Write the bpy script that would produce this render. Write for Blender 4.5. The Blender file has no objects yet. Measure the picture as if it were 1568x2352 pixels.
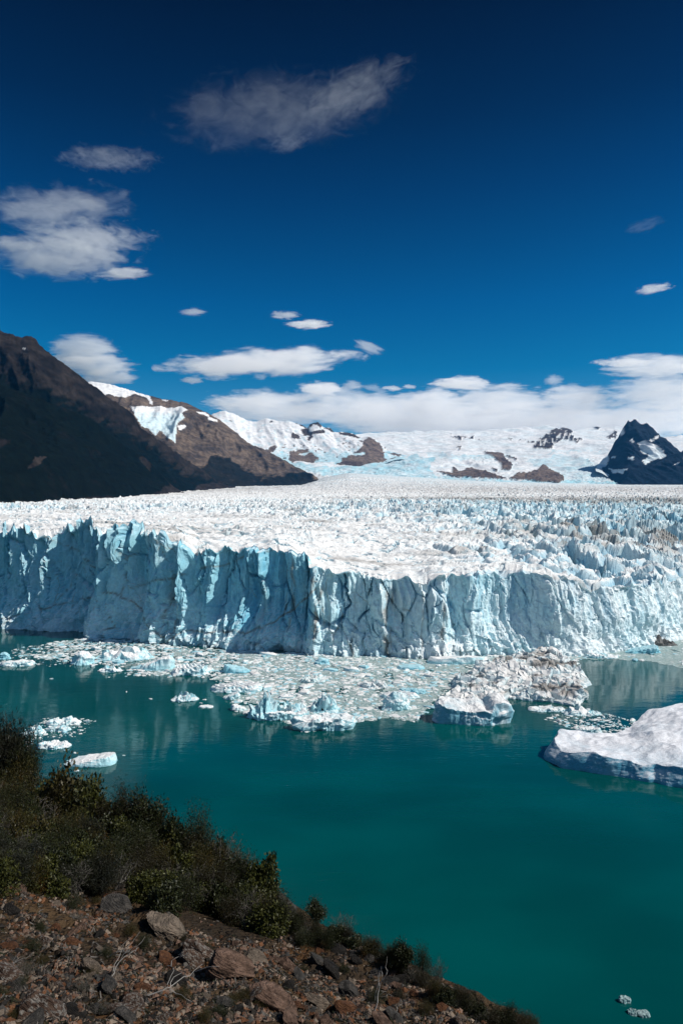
import bpy, bmesh, math, random, os
import numpy as np
from mathutils import Vector, Matrix

S = bpy.context.scene
COL = S.collection
random.seed(7)
RNG = np.random.default_rng(11)
R = math.radians
CAMZ = 92.0
F = 1568.0
CX, CY = 784.0, 1176.0

# ------------------------------------------------------------------ helpers
def W(px, py, d):
    return ((px - CX) / F * d, d, CAMZ - (py - CY) / F * d)

def wp(px, py, z=0.0):
    """point of the picture on the water plane"""
    d = (CAMZ - z) * F / (py - CY)
    return ((px - CX) / F * d, d)

def proj(V):
    y = np.maximum(V[:, 1], .5)
    return CX + F * V[:, 0] / y, CY - F * (V[:, 2] - CAMZ) / y

def lut(x, pts):
    a = np.array(pts, float)
    return np.interp(x, a[:, 0], a[:, 1])

def sstep(x, a, b):
    t = np.clip((x - a) / (b - a), 0, 1)
    return t * t * (3 - 2 * t)

def _hash(ix, iy, iz, seed):
    with np.errstate(over='ignore'):
        h = (ix.astype(np.int64) * 374761393 + iy.astype(np.int64) * 668265263 + iz * 1274126177 + seed * 974711) & 0xffffffff
        h = h.astype(np.uint32)
        h ^= h >> np.uint32(13); h *= np.uint32(1274126177); h ^= h >> np.uint32(16)
        h *= np.uint32(2246822519); h ^= h >> np.uint32(15)
    return h

def _u(h):
    return h.astype(np.float64) / 4294967296.0

def pn2(x, y, seed=0):
    ix = np.floor(x); iy = np.floor(y)
    fx = x - ix; fy = y - iy
    ix = ix.astype(np.int64); iy = iy.astype(np.int64)
    ux = fx * fx * fx * (fx * (fx * 6 - 15) + 10); uy = fy * fy * fy * (fy * (fy * 6 - 15) + 10)
    def g(dx, dy):
        a = _u(_hash(ix + dx, iy + dy, 0, seed)) * 2 * math.pi
        return np.cos(a) * (fx - dx) + np.sin(a) * (fy - dy)
    a = g(0, 0); b = g(1, 0); c = g(0, 1); d = g(1, 1)
    return ((a + (b - a) * ux) * (1 - uy) + (c + (d - c) * ux) * uy) * 1.5

def fbm(x, y, o=4, seed=0, gain=.5):
    s = 0; a = 1.0; n = 0
    for i in range(o):
        s = s + a * pn2(x, y, seed + i * 17); n += a; a *= gain; x = x * 2.03 + 3.1; y = y * 2.03 - 1.7
    return s / n * 1.3

def ridged(x, y, o=4, seed=0, gain=.5):
    s = 0; a = 1.0; n = 0
    for i in range(o):
        v = 1 - np.abs(pn2(x, y, seed + i * 17)) * 1.6
        s = s + a * np.clip(v, 0, 1) ** 2; n += a; a *= gain; x = x * 2.07 + 5.3; y = y * 2.07 + 2.9
    return s / n

def worley(x, y, seed=0):
    ix = np.floor(x).astype(np.int64); iy = np.floor(y).astype(np.int64)
    f1 = np.full(x.shape, 9.0); f2 = np.full(x.shape, 9.0); idr = np.zeros(x.shape); dx1 = np.zeros(x.shape); dy1 = np.zeros(x.shape)
    for i in (-1, 0, 1):
        for j in (-1, 0, 1):
            h = _hash(ix + i, iy + j, 1, seed); h2 = _hash(ix + i, iy + j, 2, seed)
            ddx = x - (ix + i + .1 + .8 * _u(h)); ddy = y - (iy + j + .1 + .8 * _u(h2))
            d = np.sqrt(ddx * ddx + ddy * ddy)
            n = d < f1
            f2 = np.where(n, f1, np.minimum(f2, d))
            idr = np.where(n, _u(_hash(ix + i, iy + j, 3, seed)), idr)
            dx1 = np.where(n, ddx, dx1); dy1 = np.where(n, ddy, dy1)
            f1 = np.where(n, d, f1)
    return f1, f2, idr, dx1, dy1

def pn3(P, seed=0):
    Fl = np.floor(P); f = P - Fl; I = Fl.astype(np.int64)
    u = f * f * f * (f * (f * 6 - 15) + 10)
    out = 0
    for i in (0, 1):
        for j in (0, 1):
            for k in (0, 1):
                h = [_u(_hash(I[:, 0] + i, I[:, 1] + j, (I[:, 2] + k), seed + s)) * 2 - 1 for s in (0, 101, 202)]
                w = (u[:, 0] if i else 1 - u[:, 0]) * (u[:, 1] if j else 1 - u[:, 1]) * (u[:, 2] if k else 1 - u[:, 2])
                out = out + w * (h[0] * (f[:, 0] - i) + h[1] * (f[:, 1] - j) + h[2] * (f[:, 2] - k))
    return out * 1.3

def fbm3(P, o=3, seed=0):
    s = 0; a = 1; n = 0
    for i in range(o):
        s = s + a * pn3(P, seed + 31 * i); n += a; a *= .5; P = P * 2.05 + 1.3
    return s / n

def inpoly(px, py, poly):
    r = np.zeros(px.shape, bool)
    n = len(poly); j = n - 1
    for i in range(n):
        xi, yi = poly[i]; xj, yj = poly[j]
        c = ((yi > py) != (yj > py)) & (px < (xj - xi) * (py - yi) / (yj - yi + 1e-12) + xi)
        r ^= c; j = i
    return r

def polymask(px, py, polys, jit=4.0, seed=3, sc=14.0):
    jx = fbm(px / sc, py / sc, 4, seed) * jit; jy = fbm(px / sc + 40, py / sc, 4, seed + 5) * jit * .7
    m = np.zeros(px.shape, bool)
    for p in polys:
        m |= inpoly(px + jx, py + jy, p)
    return m.astype(float)

def mesh_np(name, V, Fc, mats=(), attrs=None, smooth=False, parent=None, mat_idx=None):
    V = np.ascontiguousarray(V, dtype=np.float32); Fc = np.ascontiguousarray(Fc, dtype=np.int32)
    me = bpy.data.meshes.new(name)
    k = Fc.shape[1]
    me.vertices.add(len(V)); me.vertices.foreach_set('co', V.ravel())
    me.loops.add(Fc.size); me.loops.foreach_set('vertex_index', Fc.ravel())
    me.polygons.add(len(Fc))
    me.polygons.foreach_set('loop_start', np.arange(0, Fc.size, k, dtype=np.int32))
    me.polygons.foreach_set('loop_total', np.full(len(Fc), k, np.int32))
    me.polygons.foreach_set('use_smooth', np.full(len(Fc), smooth, bool))
    if mat_idx is not None:
        me.polygons.foreach_set('material_index', np.asarray(mat_idx, np.int32))
    for m in mats:
        me.materials.append(m)
    for a, v in (attrs or {}).items():
        at = me.attributes.new(a, 'FLOAT', 'POINT'); at.data.foreach_set('value', np.ascontiguousarray(v, dtype=np.float32).ravel())
    me.update(calc_edges=True)
    ob = bpy.data.objects.new(name, me); COL.objects.link(ob)
    if parent: ob.parent = parent
    return ob

def gridfaces(nr, nc, flip=False):
    i = np.arange(nr * nc).reshape(nr, nc)
    f = np.stack([i[:-1, :-1], i[:-1, 1:], i[1:, 1:], i[1:, :-1]], -1).reshape(-1, 4)
    return f[:, ::-1] if flip else f

def subset(V, Fc, fmask, attrs):
    f = Fc[fmask]; u, inv = np.unique(f, return_inverse=True)
    return V[u], inv.reshape(f.shape), {k: v[u] for k, v in attrs.items()}

def tag(o, label=None, cat=None, group=None, kind=None):
    if label: o['label'] = label
    if cat: o['category'] = cat
    if group: o['group'] = group
    if kind: o['kind'] = kind
    return o

def empty(name, loc=(0, 0, 0)):
    o = bpy.data.objects.new(name, None); COL.objects.link(o); o.location = loc
    o.empty_display_size = .1
    return o

def copy_tree(o, parent=None):
    c = o.copy(); COL.objects.link(c)
    if parent: c.parent = parent
    for ch in o.children:
        copy_tree(ch, c)
    return c

# ------------------------------------------------------------------ node helpers
class NT:
    def __init__(s, name, volume=False):
        s.m = bpy.data.materials.new(name); s.m.use_nodes = True; s.t = s.m.node_tree; s.t.nodes.clear()
        s.out = s.n('ShaderNodeOutputMaterial')
    def n(s, typ, **kw):
        nd = s.t.nodes.new(typ)
        for k, v in kw.items(): setattr(nd, k, v)
        return nd
    def set(s, sock, v):
        if isinstance(v, bpy.types.NodeSocket): s.t.links.new(v, sock)
        elif isinstance(v, tuple) and len(v) == 3 and sock.type == 'RGBA': sock.default_value = (*v, 1)
        else: sock.default_value = v
    def math(s, op, a, b=None, c=None, clamp=False):
        nd = s.n('ShaderNodeMath', operation=op, use_clamp=clamp)
        s.set(nd.inputs[0], a)
        if b is not None: s.set(nd.inputs[1], b)
        if c is not None: s.set(nd.inputs[2], c)
        return nd.outputs[0]
    def mix(s, f, a, b, blend='MIX'):
        nd = s.n('ShaderNodeMix', data_type='RGBA', blend_type=blend)
        s.set(nd.inputs[0], f); s.set(nd.inputs[6], a); s.set(nd.inputs[7], b)
        return nd.outputs[2]
    def attr(s, name):
        return s.n('ShaderNodeAttribute', attribute_name=name).outputs['Fac']
    def pos(s):
        return s.n('ShaderNodeNewGeometry').outputs['Position']
    def obj(s):
        return s.n('ShaderNodeTexCoord').outputs['Object']
    def map(s, vec, scale=(1, 1, 1), loc=(0, 0, 0), rot=(0, 0, 0)):
        nd = s.n('ShaderNodeMapping'); s.set(nd.inputs[0], vec); nd.inputs['Scale'].default_value = scale; nd.inputs['Location'].default_value = loc; nd.inputs['Rotation'].default_value = rot
        return nd.outputs[0]
    def noise(s, vec, scale, detail=4, rough=.55, dist=0):
        nd = s.n('ShaderNodeTexNoise'); s.set(nd.inputs['Vector'], vec)
        nd.inputs['Scale'].default_value = scale; nd.inputs['Detail'].default_value = detail; nd.inputs['Roughness'].default_value = rough; nd.inputs['Distortion'].default_value = dist
        return nd.outputs[0]
    def voro(s, vec, scale, feature='F1'):
        nd = s.n('ShaderNodeTexVoronoi', feature=feature); s.set(nd.inputs['Vector'], vec); nd.inputs['Scale'].default_value = scale
        return nd.outputs['Distance']
    def rng(s, v, a, b, c=0., d=1., smooth=True):
        nd = s.n('ShaderNodeMapRange', interpolation_type='SMOOTHSTEP' if smooth else 'LINEAR'); s.set(nd.inputs[0], v)
        for i, q in enumerate((a, b, c, d)): nd.inputs[i + 1].default_value = q
        return nd.outputs[0]
    def nz(s):
        sp = s.n('ShaderNodeSeparateXYZ'); s.set(sp.inputs[0], s.n('ShaderNodeNewGeometry').outputs['True Normal'])
        return sp.outputs['Z']
    def bump(s, h, dist=1., strength=1.):
        nd = s.n('ShaderNodeBump'); s.set(nd.inputs['Height'], h); nd.inputs['Distance'].default_value = dist; nd.inputs['Strength'].default_value = strength
        return nd.outputs[0]
    def pbr(s, col, rough=.6, spec=.3, normal=None, **kw):
        b = s.n('ShaderNodeBsdfPrincipled'); s.set(b.inputs['Base Color'], col); s.set(b.inputs['Roughness'], rough)
        s.set(b.inputs['Specular IOR Level'], spec)
        if normal is not None: s.set(b.inputs['Normal'], normal)
        for k, v in kw.items(): s.set(b.inputs[k], v)
        s.t.links.new(b.outputs[0], s.out.inputs['Surface'])
        return s.m

# ------------------------------------------------------------------ camera, sun, sky
cam = bpy.data.cameras.new('camera'); camo = bpy.data.objects.new('camera', cam); COL.objects.link(camo)
cam.sensor_fit = 'HORIZONTAL'; cam.sensor_width = 24; cam.lens = 24; cam.clip_start = .3; cam.clip_end = 120000
camo.location = (0, 0, CAMZ); camo.rotation_euler = (R(90), 0, 0)
S.camera = camo

SUN_EL, SUN_AZ = 45.0, -9.0      # elevation; degrees from +x towards +y
sd = Vector((math.cos(R(SUN_EL)) * math.cos(R(SUN_AZ)), math.cos(R(SUN_EL)) * math.sin(R(SUN_AZ)), math.sin(R(SUN_EL))))
sl = bpy.data.lights.new('sun', 'SUN'); sl.energy = 4.9; sl.angle = R(.55); sl.color = (1.0, .955, .89)
slo = bpy.data.objects.new('sun', sl); COL.objects.link(slo); slo.rotation_euler = sd.to_track_quat('Z', 'Y').to_euler(); slo.location = (200, 0, 400)

wd = bpy.data.worlds.new('World'); S.world = wd; wd.use_nodes = True
t = wd.node_tree
bg = t.nodes['Background']; bg.inputs[1].default_value = .1
sky = t.nodes.new('ShaderNodeTexSky'); sky.sky_type = 'NISHITA'; sky.sun_disc = False
sky.sun_elevation = R(SUN_EL); sky.sun_rotation = R(90 - SUN_AZ)
sky.altitude = 3000; sky.air_density = 1; sky.dust_density = 0; sky.ozone_density = 6
tc = t.nodes.new('ShaderNodeTexCoord'); sp = t.nodes.new('ShaderNodeSeparateXYZ'); t.links.new(tc.outputs['Generated'], sp.inputs[0])
ramp = t.nodes.new('ShaderNodeValToRGB'); t.links.new(sp.outputs['Z'], ramp.inputs[0])
cr = ramp.color_ramp
stops = [(0.0, (.55, .84, .80)), (.10, (.40, .94, .90)), (.20, (.02, .70, .82)), (.29, (.0, .545, .775)), (.42, (.0, .28, .475)), (.50, (.0, .15, .285)), (.60, (.0, .05, .13)), (.85, (.05, .16, .25))]
while len(cr.elements) < len(stops): cr.elements.new(.5)
for e, (p, c) in zip(cr.elements, stops): e.position = p; e.color = (*c, 1)
# deep-blue sky ahead; behind the viewer raised and warmed as added shadow fill
mr = t.nodes.new('ShaderNodeMapRange'); mr.interpolation_type = 'SMOOTHSTEP'
t.links.new(sp.outputs['Y'], mr.inputs[0]); mr.inputs[1].default_value = -.35; mr.inputs[2].default_value = .25
mx = t.nodes.new('ShaderNodeMix'); mx.data_type = 'RGBA'
t.links.new(mr.outputs[0], mx.inputs[0]); mx.inputs[6].default_value = (1.15, 1.12, .95, 1); t.links.new(ramp.outputs[0], mx.inputs[7])
ml = t.nodes.new('ShaderNodeMix'); ml.data_type = 'RGBA'; ml.blend_type = 'MULTIPLY'; ml.inputs[0].default_value = 1
t.links.new(sky.outputs[0], ml.inputs[6]); t.links.new(mx.outputs[2], ml.inputs[7]); t.links.new(ml.outputs[2], bg.inputs[0])

S.view_settings.view_transform = 'Standard'; S.view_settings.look = 'None'; S.view_settings.gamma = 1; S.view_settings.exposure = 0
S.render.engine = 'CYCLES'
cy = S.cycles
cy.volume_bounces = 16; cy.max_bounces = 16; cy.diffuse_bounces = 4; cy.glossy_bounces = 3; cy.transmission_bounces = 3; cy.transparent_max_bounces = 8
cy.volume_step_rate = .25; cy.volume_max_steps = 256; cy.use_denoising = True
cy.caustics_reflective = False; cy.caustics_refractive = False

# ------------------------------------------------------------------ materials
def ice_material(name, white=(.80, .795, .77), blue=(.34, .66, .74), deep=(.09, .40, .58), dirt=(.20, .175, .15), scale=1.0, steep=.85):
    n = NT(name)
    p = n.pos()
    n1 = n.noise(p, .05 * scale, 4, .6); n2 = n.noise(p, .5 * scale, 4, .6)
    st = n.rng(n.nz(), .80, .30, 0, steep)
    b = n.math('ADD', st, n.attr('blue'))
    b = n.math('ADD', b, n.math('MULTIPLY_ADD', n1, .9, -.48))
    b = n.math('MAXIMUM', b, 0., clamp=True)
    c = n.mix(b, white, blue)
    c = n.mix(n.attr('deep'), c, deep)
    v = n.rng(n2, .3, .7, .86, 1.06)
    hsv = n.n('ShaderNodeHueSaturation'); n.set(hsv.inputs['Value'], v); n.set(hsv.inputs['Color'], c)
    d = n.math('MULTIPLY', n.attr('dirt'), n.rng(n2, .25, .6, .55, 1.), clamp=True)
    c = n.mix(d, hsv.outputs[0], dirt)
    bp = n.bump(n.noise(p, 1.3 * scale, 5, .65), .6 / scale, .8)
    return n.pbr(c, .55, .25, bp)

M_ICE = ice_material('glacier_ice', white=(.80, .87, .88), blue=(.36, .69, .78))
M_TOP = ice_material('weathered_ice', white=(.88, .87, .845), blue=(.40, .68, .76), steep=.5)
M_BERG = ice_material('iceberg_ice', white=(.84, .835, .82), blue=(.40, .69, .75), deep=(.10, .42, .56), scale=2.5, steep=.8)
M_FLOE = ice_material('floe_ice', white=(.72, .73, .71), blue=(.40, .66, .70), scale=4, steep=.55)
M_BLUEFLOE = ice_material('blue_floe_ice', white=(.42, .66, .72), blue=(.22, .54, .64), scale=4, steep=.8)

def slush_material():
    n = NT('slush'); p = n.pos()
    a = n.noise(n.map(p, (1, .6, 1)), .9, 6, .75, .8); b = n.noise(p, .12, 5, .65); c2 = n.noise(p, 2.2, 3, .6)
    c = n.mix(n.rng(a, .40, .62), (.16, .27, .27), (.46, .52, .50))
    c = n.mix(n.rng(b, .5, .75), c, (.30, .34, .32))
    c = n.mix(n.rng(n.noise(p, .35, 5, .7), .58, .66), c, (.05, .16, .165))
    return n.pbr(c, .5, .3, n.bump(c2, .3, .6))
M_SLUSH = slush_material()

def water_material():
    n = NT('lake_water'); p = n.pos()
    b = n.noise(n.map(p, (.012, .02, 1)), 1, 3, .5)
    wp_ = n.noise(n.map(p, (.006, .011, 1)), 1, 4, .6, .6)
    c = n.mix(n.rng(b, .35, .65), (.0, .049, .049), (.0, .068, .067))
    r1 = n.noise(n.map(p, (.22, .75, 1)), 1, 3, .55, .4); r2 = n.noise(n.map(p, (.05, .16, 1), rot=(0, 0, .3)), 1, 3, .5)
    h = n.math('ADD', n.math('MULTIPLY', r1, .16), n.math('MULTIPLY', r2, .35))
    h = n.math('MULTIPLY', h, n.rng(wp_, .35, .65, .45, 1.5))
    return n.pbr(c, n.rng(wp_, .35, .65, .03, .07), .45, n.bump(h, 1.0, .24), **{'IOR': 1.33})
M_WATER = water_material()

def mountain_material(name, rock1, rock2, forest=(.0020, .0036, .0030), snow=(.80, .80, .80), blue=(.38, .64, .72), sc=1.0):
    n = NT(name); p = n.pos()
    a = n.noise(n.map(p, (.004 * sc, .004 * sc, .010 * sc), rot=(0, .35, 0)), 1, 7, .62, .3); b = n.noise(p, .03 * sc, 5, .65)
    c = n.mix(n.rng(a, .36, .64), rock1, rock2)
    hsv = n.n('ShaderNodeHueSaturation'); n.set(hsv.inputs['Value'], n.rng(b, .3, .7, .6, 1.3)); n.set(hsv.inputs['Color'], c); c = hsv.outputs[0]
    fb = n.rng(n.noise(p, .012 * sc, 6, .72), .56, .70)
    fc = n.mix(n.math('MULTIPLY', fb, .75), n.mix(n.rng(b, .35, .65), forest, tuple(q * 1.9 for q in forest)), rock1)
    c = n.mix(n.attr('forest'), c, fc)
    sn = n.mix(n.attr('grey'), n.mix(n.attr('blue'), snow, blue), (.40, .40, .39))
    hs2 = n.n('ShaderNodeHueSaturation'); n.set(hs2.inputs['Value'], n.rng(n.noise(n.map(p, (1, 1, 2.5)), .02 * sc, 6, .65), .3, .7, .80, 1.08)); n.set(hs2.inputs['Color'], sn)
    c = n.mix(n.attr('snow'), c, hs2.outputs[0])
    return n.pbr(c, .9, n.math('MULTIPLY_ADD', n.attr('snow'), .12, .015), n.bump(n.noise(p, .02 * sc, 6, .68), 16 / sc, .7))

# ------------------------------------------------------------------ water
ox = [-9000, -2500, -900, -500, -260, -120, -40, 40, 120, 260, 500, 900, 2500, 9000]; oy = [-3000, -600, -100, 20, 100, 200, 320, 450, 620, 900, 1600, 3500]
X, Y = np.meshgrid(ox, oy)
wat = mesh_np('water', np.stack([X.ravel(), Y.ravel(), np.zeros(X.size)], 1), gridfaces(len(oy), len(ox)), [M_WATER])
tag(wat, 'calm teal green lake below the ice front', 'lake', kind='structure')

# ------------------------------------------------------------------ glacier
BASE = [(-700, 1405), (-420, 1418), (0, 1436), (200, 1453), (400, 1477), (520, 1486), (700, 1497), (900, 1503), (1000, 1502), (1100, 1500), (1300, 1493), (1400, 1481), (1568, 1448), (1800, 1408), (2300, 1360)]
TOP = [(-700, 1222), (-420, 1225), (0, 1230), (150, 1222), (300, 1230), (400, 1244), (450, 1262), (560, 1264), (620, 1262), (700, 1292), (760, 1308), (880, 1326), (960, 1330), (1050, 1322), (1150, 1318), (1240, 1320), (1300, 1342), (1400, 1348), (1470, 1328), (1568, 1332), (1800, 1310), (2300, 1290)]
BULGE = [(-700, 0), (-60, 0), (0, -2), (30, 2), (70, 3), (120, -7), (205, -6), (232, 4), (275, 3), (305, -7), (345, 2), (368, -1), (385, -7), (420, 2), (440, -4), (470, 1), (490, -5), (545, -8), (555, -10), (690, -11), (722, 8), (752, 3), (772, 5), (800, 2), (838, -2), (875, 5), (905, -1), (945, 4), (1010, 7), (1035, 1), (1075, 3), (1115, -3), (1190, -3), (1245, 5), (1330, 5), (1450, 8), (1520, 3), (1568, 5), (2300, 0)]
FAR = [(400, 62), (700, 71), (1000, 83), (1500, 99.6), (2500, 141), (4000, 216), (6500, 357), (8000, 440)]

def seracs(x, y, amp_big, amp_fine, smooth_m):
    wx = x + fbm(x / 60, y / 60, 3, 41) * 9; wy = y + fbm(x / 60 + 9, y / 60, 3, 47) * 9
    f1, f2, idr, dx, dy = worley(wx / 27, wy / 19, 5)
    gap = sstep(f2 - f1, .02, .26)
    ang = idr * 17.0
    tilt = dx * np.cos(ang) + dy * np.sin(ang)
    blk = gap * (.25 + .75 * idr + 1.0 * tilt) + .35 * (gap - 1)
    g1, g2, gid, gx, gy = worley(wx / 9.5, wy / 7.0, 9)
    gg = sstep(g2 - g1, .0, .22)
    fine = gg * (.3 + .7 * gid + .8 * (gx * np.cos(gid * 20) + gy * np.sin(gid * 20))) - .25 * (1 - gg)
    sp = ridged(wx / 34, wy / 22, 4, 13) ** 1.5
    h = amp_big * (.62 * blk + .75 * sp - .3) + amp_fine * fine
    c1, c2, cid, cx_, cy_ = worley(wx / 34 + wy / 120, wy / 11, 21)
    crk = 1 - sstep(c2 - c1, .0, .10)
    dune = ridged(x / 70 + y / 200, y / 30, 4, 61)
    hs = 5.5 * dune + 1.2 * fbm(x / 9, y / 6, 3, 66) - 5.0 * crk * sstep(fbm(x / 50, y / 50, 2, 71), -.25, .2)
    B1, B2, bid, bx, by = worley(wx / 62 + 4, wy / 44 + 2, 25)
    bm_ = sstep(fbm(x / 150, y / 130, 2, 27), -.15, .25) * (1 - sstep(y, 900, 1500)) * sstep(x, 20, 110)
    bgap = 1 - sstep(B2 - B1, .03, .16)
    h = h + bm_ * (9 * (bid - .4) + 7 * (bx * np.cos(bid * 31) + by * np.sin(bid * 31)) - 9 * bgap)
    band = fbm(x / 420 + y / 900, y / 90, 3, 29)
    h = h * (1 + .55 * band); hs = hs * (1 + .6 * band) + 4 * band
    hh = h * (1 - smooth_m) + hs * smooth_m
    deep = np.clip(bm_ * bgap * .8 + (1 - gap) * .9 + (1 - gg) * .35, 0, 1) * (1 - smooth_m) + crk * .55 * smooth_m
    return hh, deep

NU = 1060
us = np.linspace(-460, 2040, NU)
dF = CAMZ * F / (lut(us, BASE) - CY)
# smooth the polyline of the front a little
k = np.hanning(41); k /= k.sum()
dF = np.convolve(np.pad(dF, 20, 'edge'), k, 'valid')
xF = (us - CX) / F * dF; yF = dF.copy()
tx = np.gradient(xF); ty = np.gradient(yF); ln = np.hypot(tx, ty); tx /= ln; ty /= ln
nx, ny = ty, -tx                       # towards the lake
sF = np.concatenate([[0], np.cumsum(np.hypot(np.diff(xF), np.diff(yF)))])
Htop = CAMZ - (lut(us, TOP) - CY) / F * dF
pinA = lut(us, [(-460, 7), (0, 8), (420, 8), (540, 5), (700, 3), (900, 2.8), (1200, 2.4), (1500, 4), (2040, 4)])
pin = (ridged(sF / 26, sF * 0, 3, 77) ** 2.2 * 1.8 + ridged(sF / 8, sF * 0, 2, 79) * .5 - .55) * pinA
bul = lut(us, BULGE)
k2 = np.hanning(7); k2 /= k2.sum(); bul = np.convolve(np.pad(bul, 3, 'edge'), k2, 'valid') * 1.7
# --- surface rows
ds = [0.0]
while ds[-1] < 6600: ds.append(ds[-1] + 1.15 + .0052 * ds[-1])
ds = np.array(ds); NR = len(ds)
raylen = np.hypot(xF, yF); rx = xF / raylen; ry = yF / raylen
off_top = bul + 1.5 * fbm(sF / 14, sF * 0 + 5, 3, 83)
kb = np.hanning(121); kb /= kb.sum(); off_sm = np.convolve(np.pad(off_top, 60, 'edge'), kb, 'valid')
D, U = np.meshgrid(ds, us, indexing='ij')
offD = off_sm[None, :] + (off_top - off_sm)[None, :] * np.exp(-D / 14.0)
Xs = (xF + 0)[None, :] + nx[None, :] * offD + rx[None, :] * D; Ys = yF[None, :] + ny[None, :] * offD + ry[None, :] * D
dist = Ys
zf = lut(dist, FAR) + lut(U, [(-460, 0), (560, 0), (690, 0), (745, 62), (800, 108), (900, 80), (1100, 28), (1300, 8), (1440, 0), (2040, 0)]) * sstep(dist, 4300, 6700)
bl = sstep(D, 0, 420)
near = Htop[None, :] + .045 * D
Zm = near * (1 - bl) + zf * bl
smooth_m = np.clip(lut(U, [(-460, 1), (300, 1), (700, .95), (900, .75), (1100, .3), (1300, .05), (2040, 0)]) * (1 - sstep(D, 260, 900)) + .5 * lut(U, [(-460, 1), (500, 1), (900, .3), (1200, 0), (2040, 0)]), 0, 1)
smooth_m = np.clip(smooth_m + .35 * fbm(Xs / 180, Ys / 180, 2, 19) * (1 - sstep(D, 900, 1500)), 0, 1)
dj = dist + 260 * fbm(Xs / 420, Ys / 500, 3, 147) * sstep(dist, 1300, 2000)
ab = lut(dj, [(400, 8), (700, 12), (1200, 16), (1900, 15), (2300, 8), (4000, 7), (5600, 6), (6300, 1.5), (7000, 1)])
af = lut(dist, [(400, 1.4), (1000, 2.2), (2500, 3), (5600, 2.5), (6300, .8), (7000, .6)])
hs, deep = seracs(Xs, Ys, ab, af, smooth_m)
edge = sstep(D, 0, 30)
Zs = Zm + hs * (.35 + .65 * edge) - 1.0
pinfall = np.exp(-D / 9.0)
sl1, sl2, slid, slx, sly = worley(sF / 11.0, sF * 0 + .5, 145)
pin = pin + (slid - .5) * sstep(sl2 - sl1, 0, .10) * pinA * 1.1 + slx * pinA * (slid - .4) * 1.2
Zs = Zs + pin[None, :] * pinfall
# dirt and moraine on the surface
PXs = U; PYs = CY - F * (Zs - CAMZ) / np.maximum(Ys, 1)
st1 = fbm(Xs / 130 + Ys / 300, Ys / 26, 4, 91)
dirt = (sstep(st1, .12, .60) * .55 + .25 * sstep(fbm(Xs / 300, Ys / 60, 4, 93), .1, .5)) * (1 - sstep(dist, 1500, 2600) * .4)
mor = np.exp(-((dist - lut(U, [(-460, 2600), (600, 2500), (1000, 2300), (1600, 2000), (2040, 1900)])) / lut(U, [(-460, 200), (900, 260), (1300, 480), (2040, 700)])) ** 2) * sstep(U, 560, 1150) * 1.5
mor2 = np.exp(-((dist - 4300) / 1300.0) ** 2) * (.45 + .45 * sstep(U, 700, 1100))
mor3 = np.exp(-((dist - 700 + (U - 1400) * .15) / 70.0) ** 2) * sstep(U, 1020, 1400) * .95 * sstep(fbm(Xs / 35, Ys / 30, 3, 95), -.2, .35)
lm = np.exp(-((U - lut(dist, [(1500, 60), (2600, 330), (4000, 520), (5200, 640), (6600, 740)])) / 90.) ** 2) * sstep(dist, 2400, 4200) * .4
dirt = np.clip(dirt + (mor + mor2 + lm) * (.5 + .7 * fbm(Xs / 40, Ys / 40, 3, 97)) + mor3, 0, .9)
blueS = np.clip(lut(dist, [(400, -.10), (900, -.02), (1500, .02), (2500, .0), (3600, -.1), (5200, .05), (6800, .28)]) + .25 * fbm(Xs / 200, Ys / 160, 3, 99) * sstep(dist, 900, 1600) + (1 - smooth_m) * .08 + .16 * sstep(U, 850, 1200) * sstep(dist, 620, 950) * (1 - sstep(dist, 1900, 2500)), -.3, .6)
deepS = np.clip(deep * .75, 0, .8) * (1 - dirt) * lut(dist, [(400, .9), (1200, .8), (2000, .6), (2600, .25), (7000, .15)])
# --- cliff rows
NC = 175
tt = np.linspace(0, 1, NC)
T, UC = np.meshgrid(tt, us, indexing='ij')
SC = np.broadcast_to(sF[None, :], T.shape)
ztop = Zs[0][None, :]
zz = -1.2 + (ztop + 1.2) * T
warp = fbm(SC / 50, zz / 40, 3, 101) * 5
s2 = SC + warp
a2 = ridged(s2 / 12.5, zz / 75, 3, 103) - .45
a1 = fbm(s2 / 33, zz / 110, 2, 105)
w1, w2, wid, wx_, wy_ = worley((s2 + zz * .06) / 14.0, zz / 44 + SC / 90, 107)
slab = (wid - .5) * 6.0 * sstep(w2 - w1, 0, .10) + wx_ * 6.5 * (wid - .35)
crack = 1 - sstep(w2 - w1, .0, .07)
u1, u2, _1, _2, _3 = worley((s2 + 5 * fbm(SC / 30, zz / 14, 3, 157)) / 21, zz / 90, 159)
cleft = (1 - sstep(u2 - u1, 0, .055)) * sstep(fbm(SC / 40, zz / 50, 2, 161), -.25, .1)
v1, v2, vid, vx, vy = worley(s2 / 3.4 + zz / 40, zz / 10 + fbm(SC / 9, zz / 9, 2, 108), 109)
fin = ridged((s2 + zz * .05) / 7.5, zz / 120, 2, 149) ** 2.2 - .3
finm = sstep(fbm(SC / 30, zz / 70, 3, 155), -.35, .35)
fin2 = ridged((s2 - zz * .04) / 17, zz / 150, 2, 151) ** 2.0 - .3
fac = (vid - .5) * 1.6 + (vx * np.cos(vid * 25) + vy * np.sin(vid * 25)) * 2.4
f3 = fbm(SC / 3.2, zz / 6, 4, 111)
slm = sstep(fbm(SC / 45, SC * 0 + 3, 2, 113), -.25, .25)
slump = (1 - sstep(T, .0, .42)) * (3.0 + 5.5 * slm) + 3.0 * (1 - T)
p1, p2, pid, pxx, pyy = worley((SC + 4 * fbm(SC / 12, zz / 12, 2, 114)) / 8.5, zz / 9.5 + SC / 60, 115)
lumpy = lut(UC, [(-460, .45), (100, .5), (330, 1.0), (470, 1.0), (560, .75), (1000, .75), (1250, .55), (1568, .35), (2040, .3)])
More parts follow.
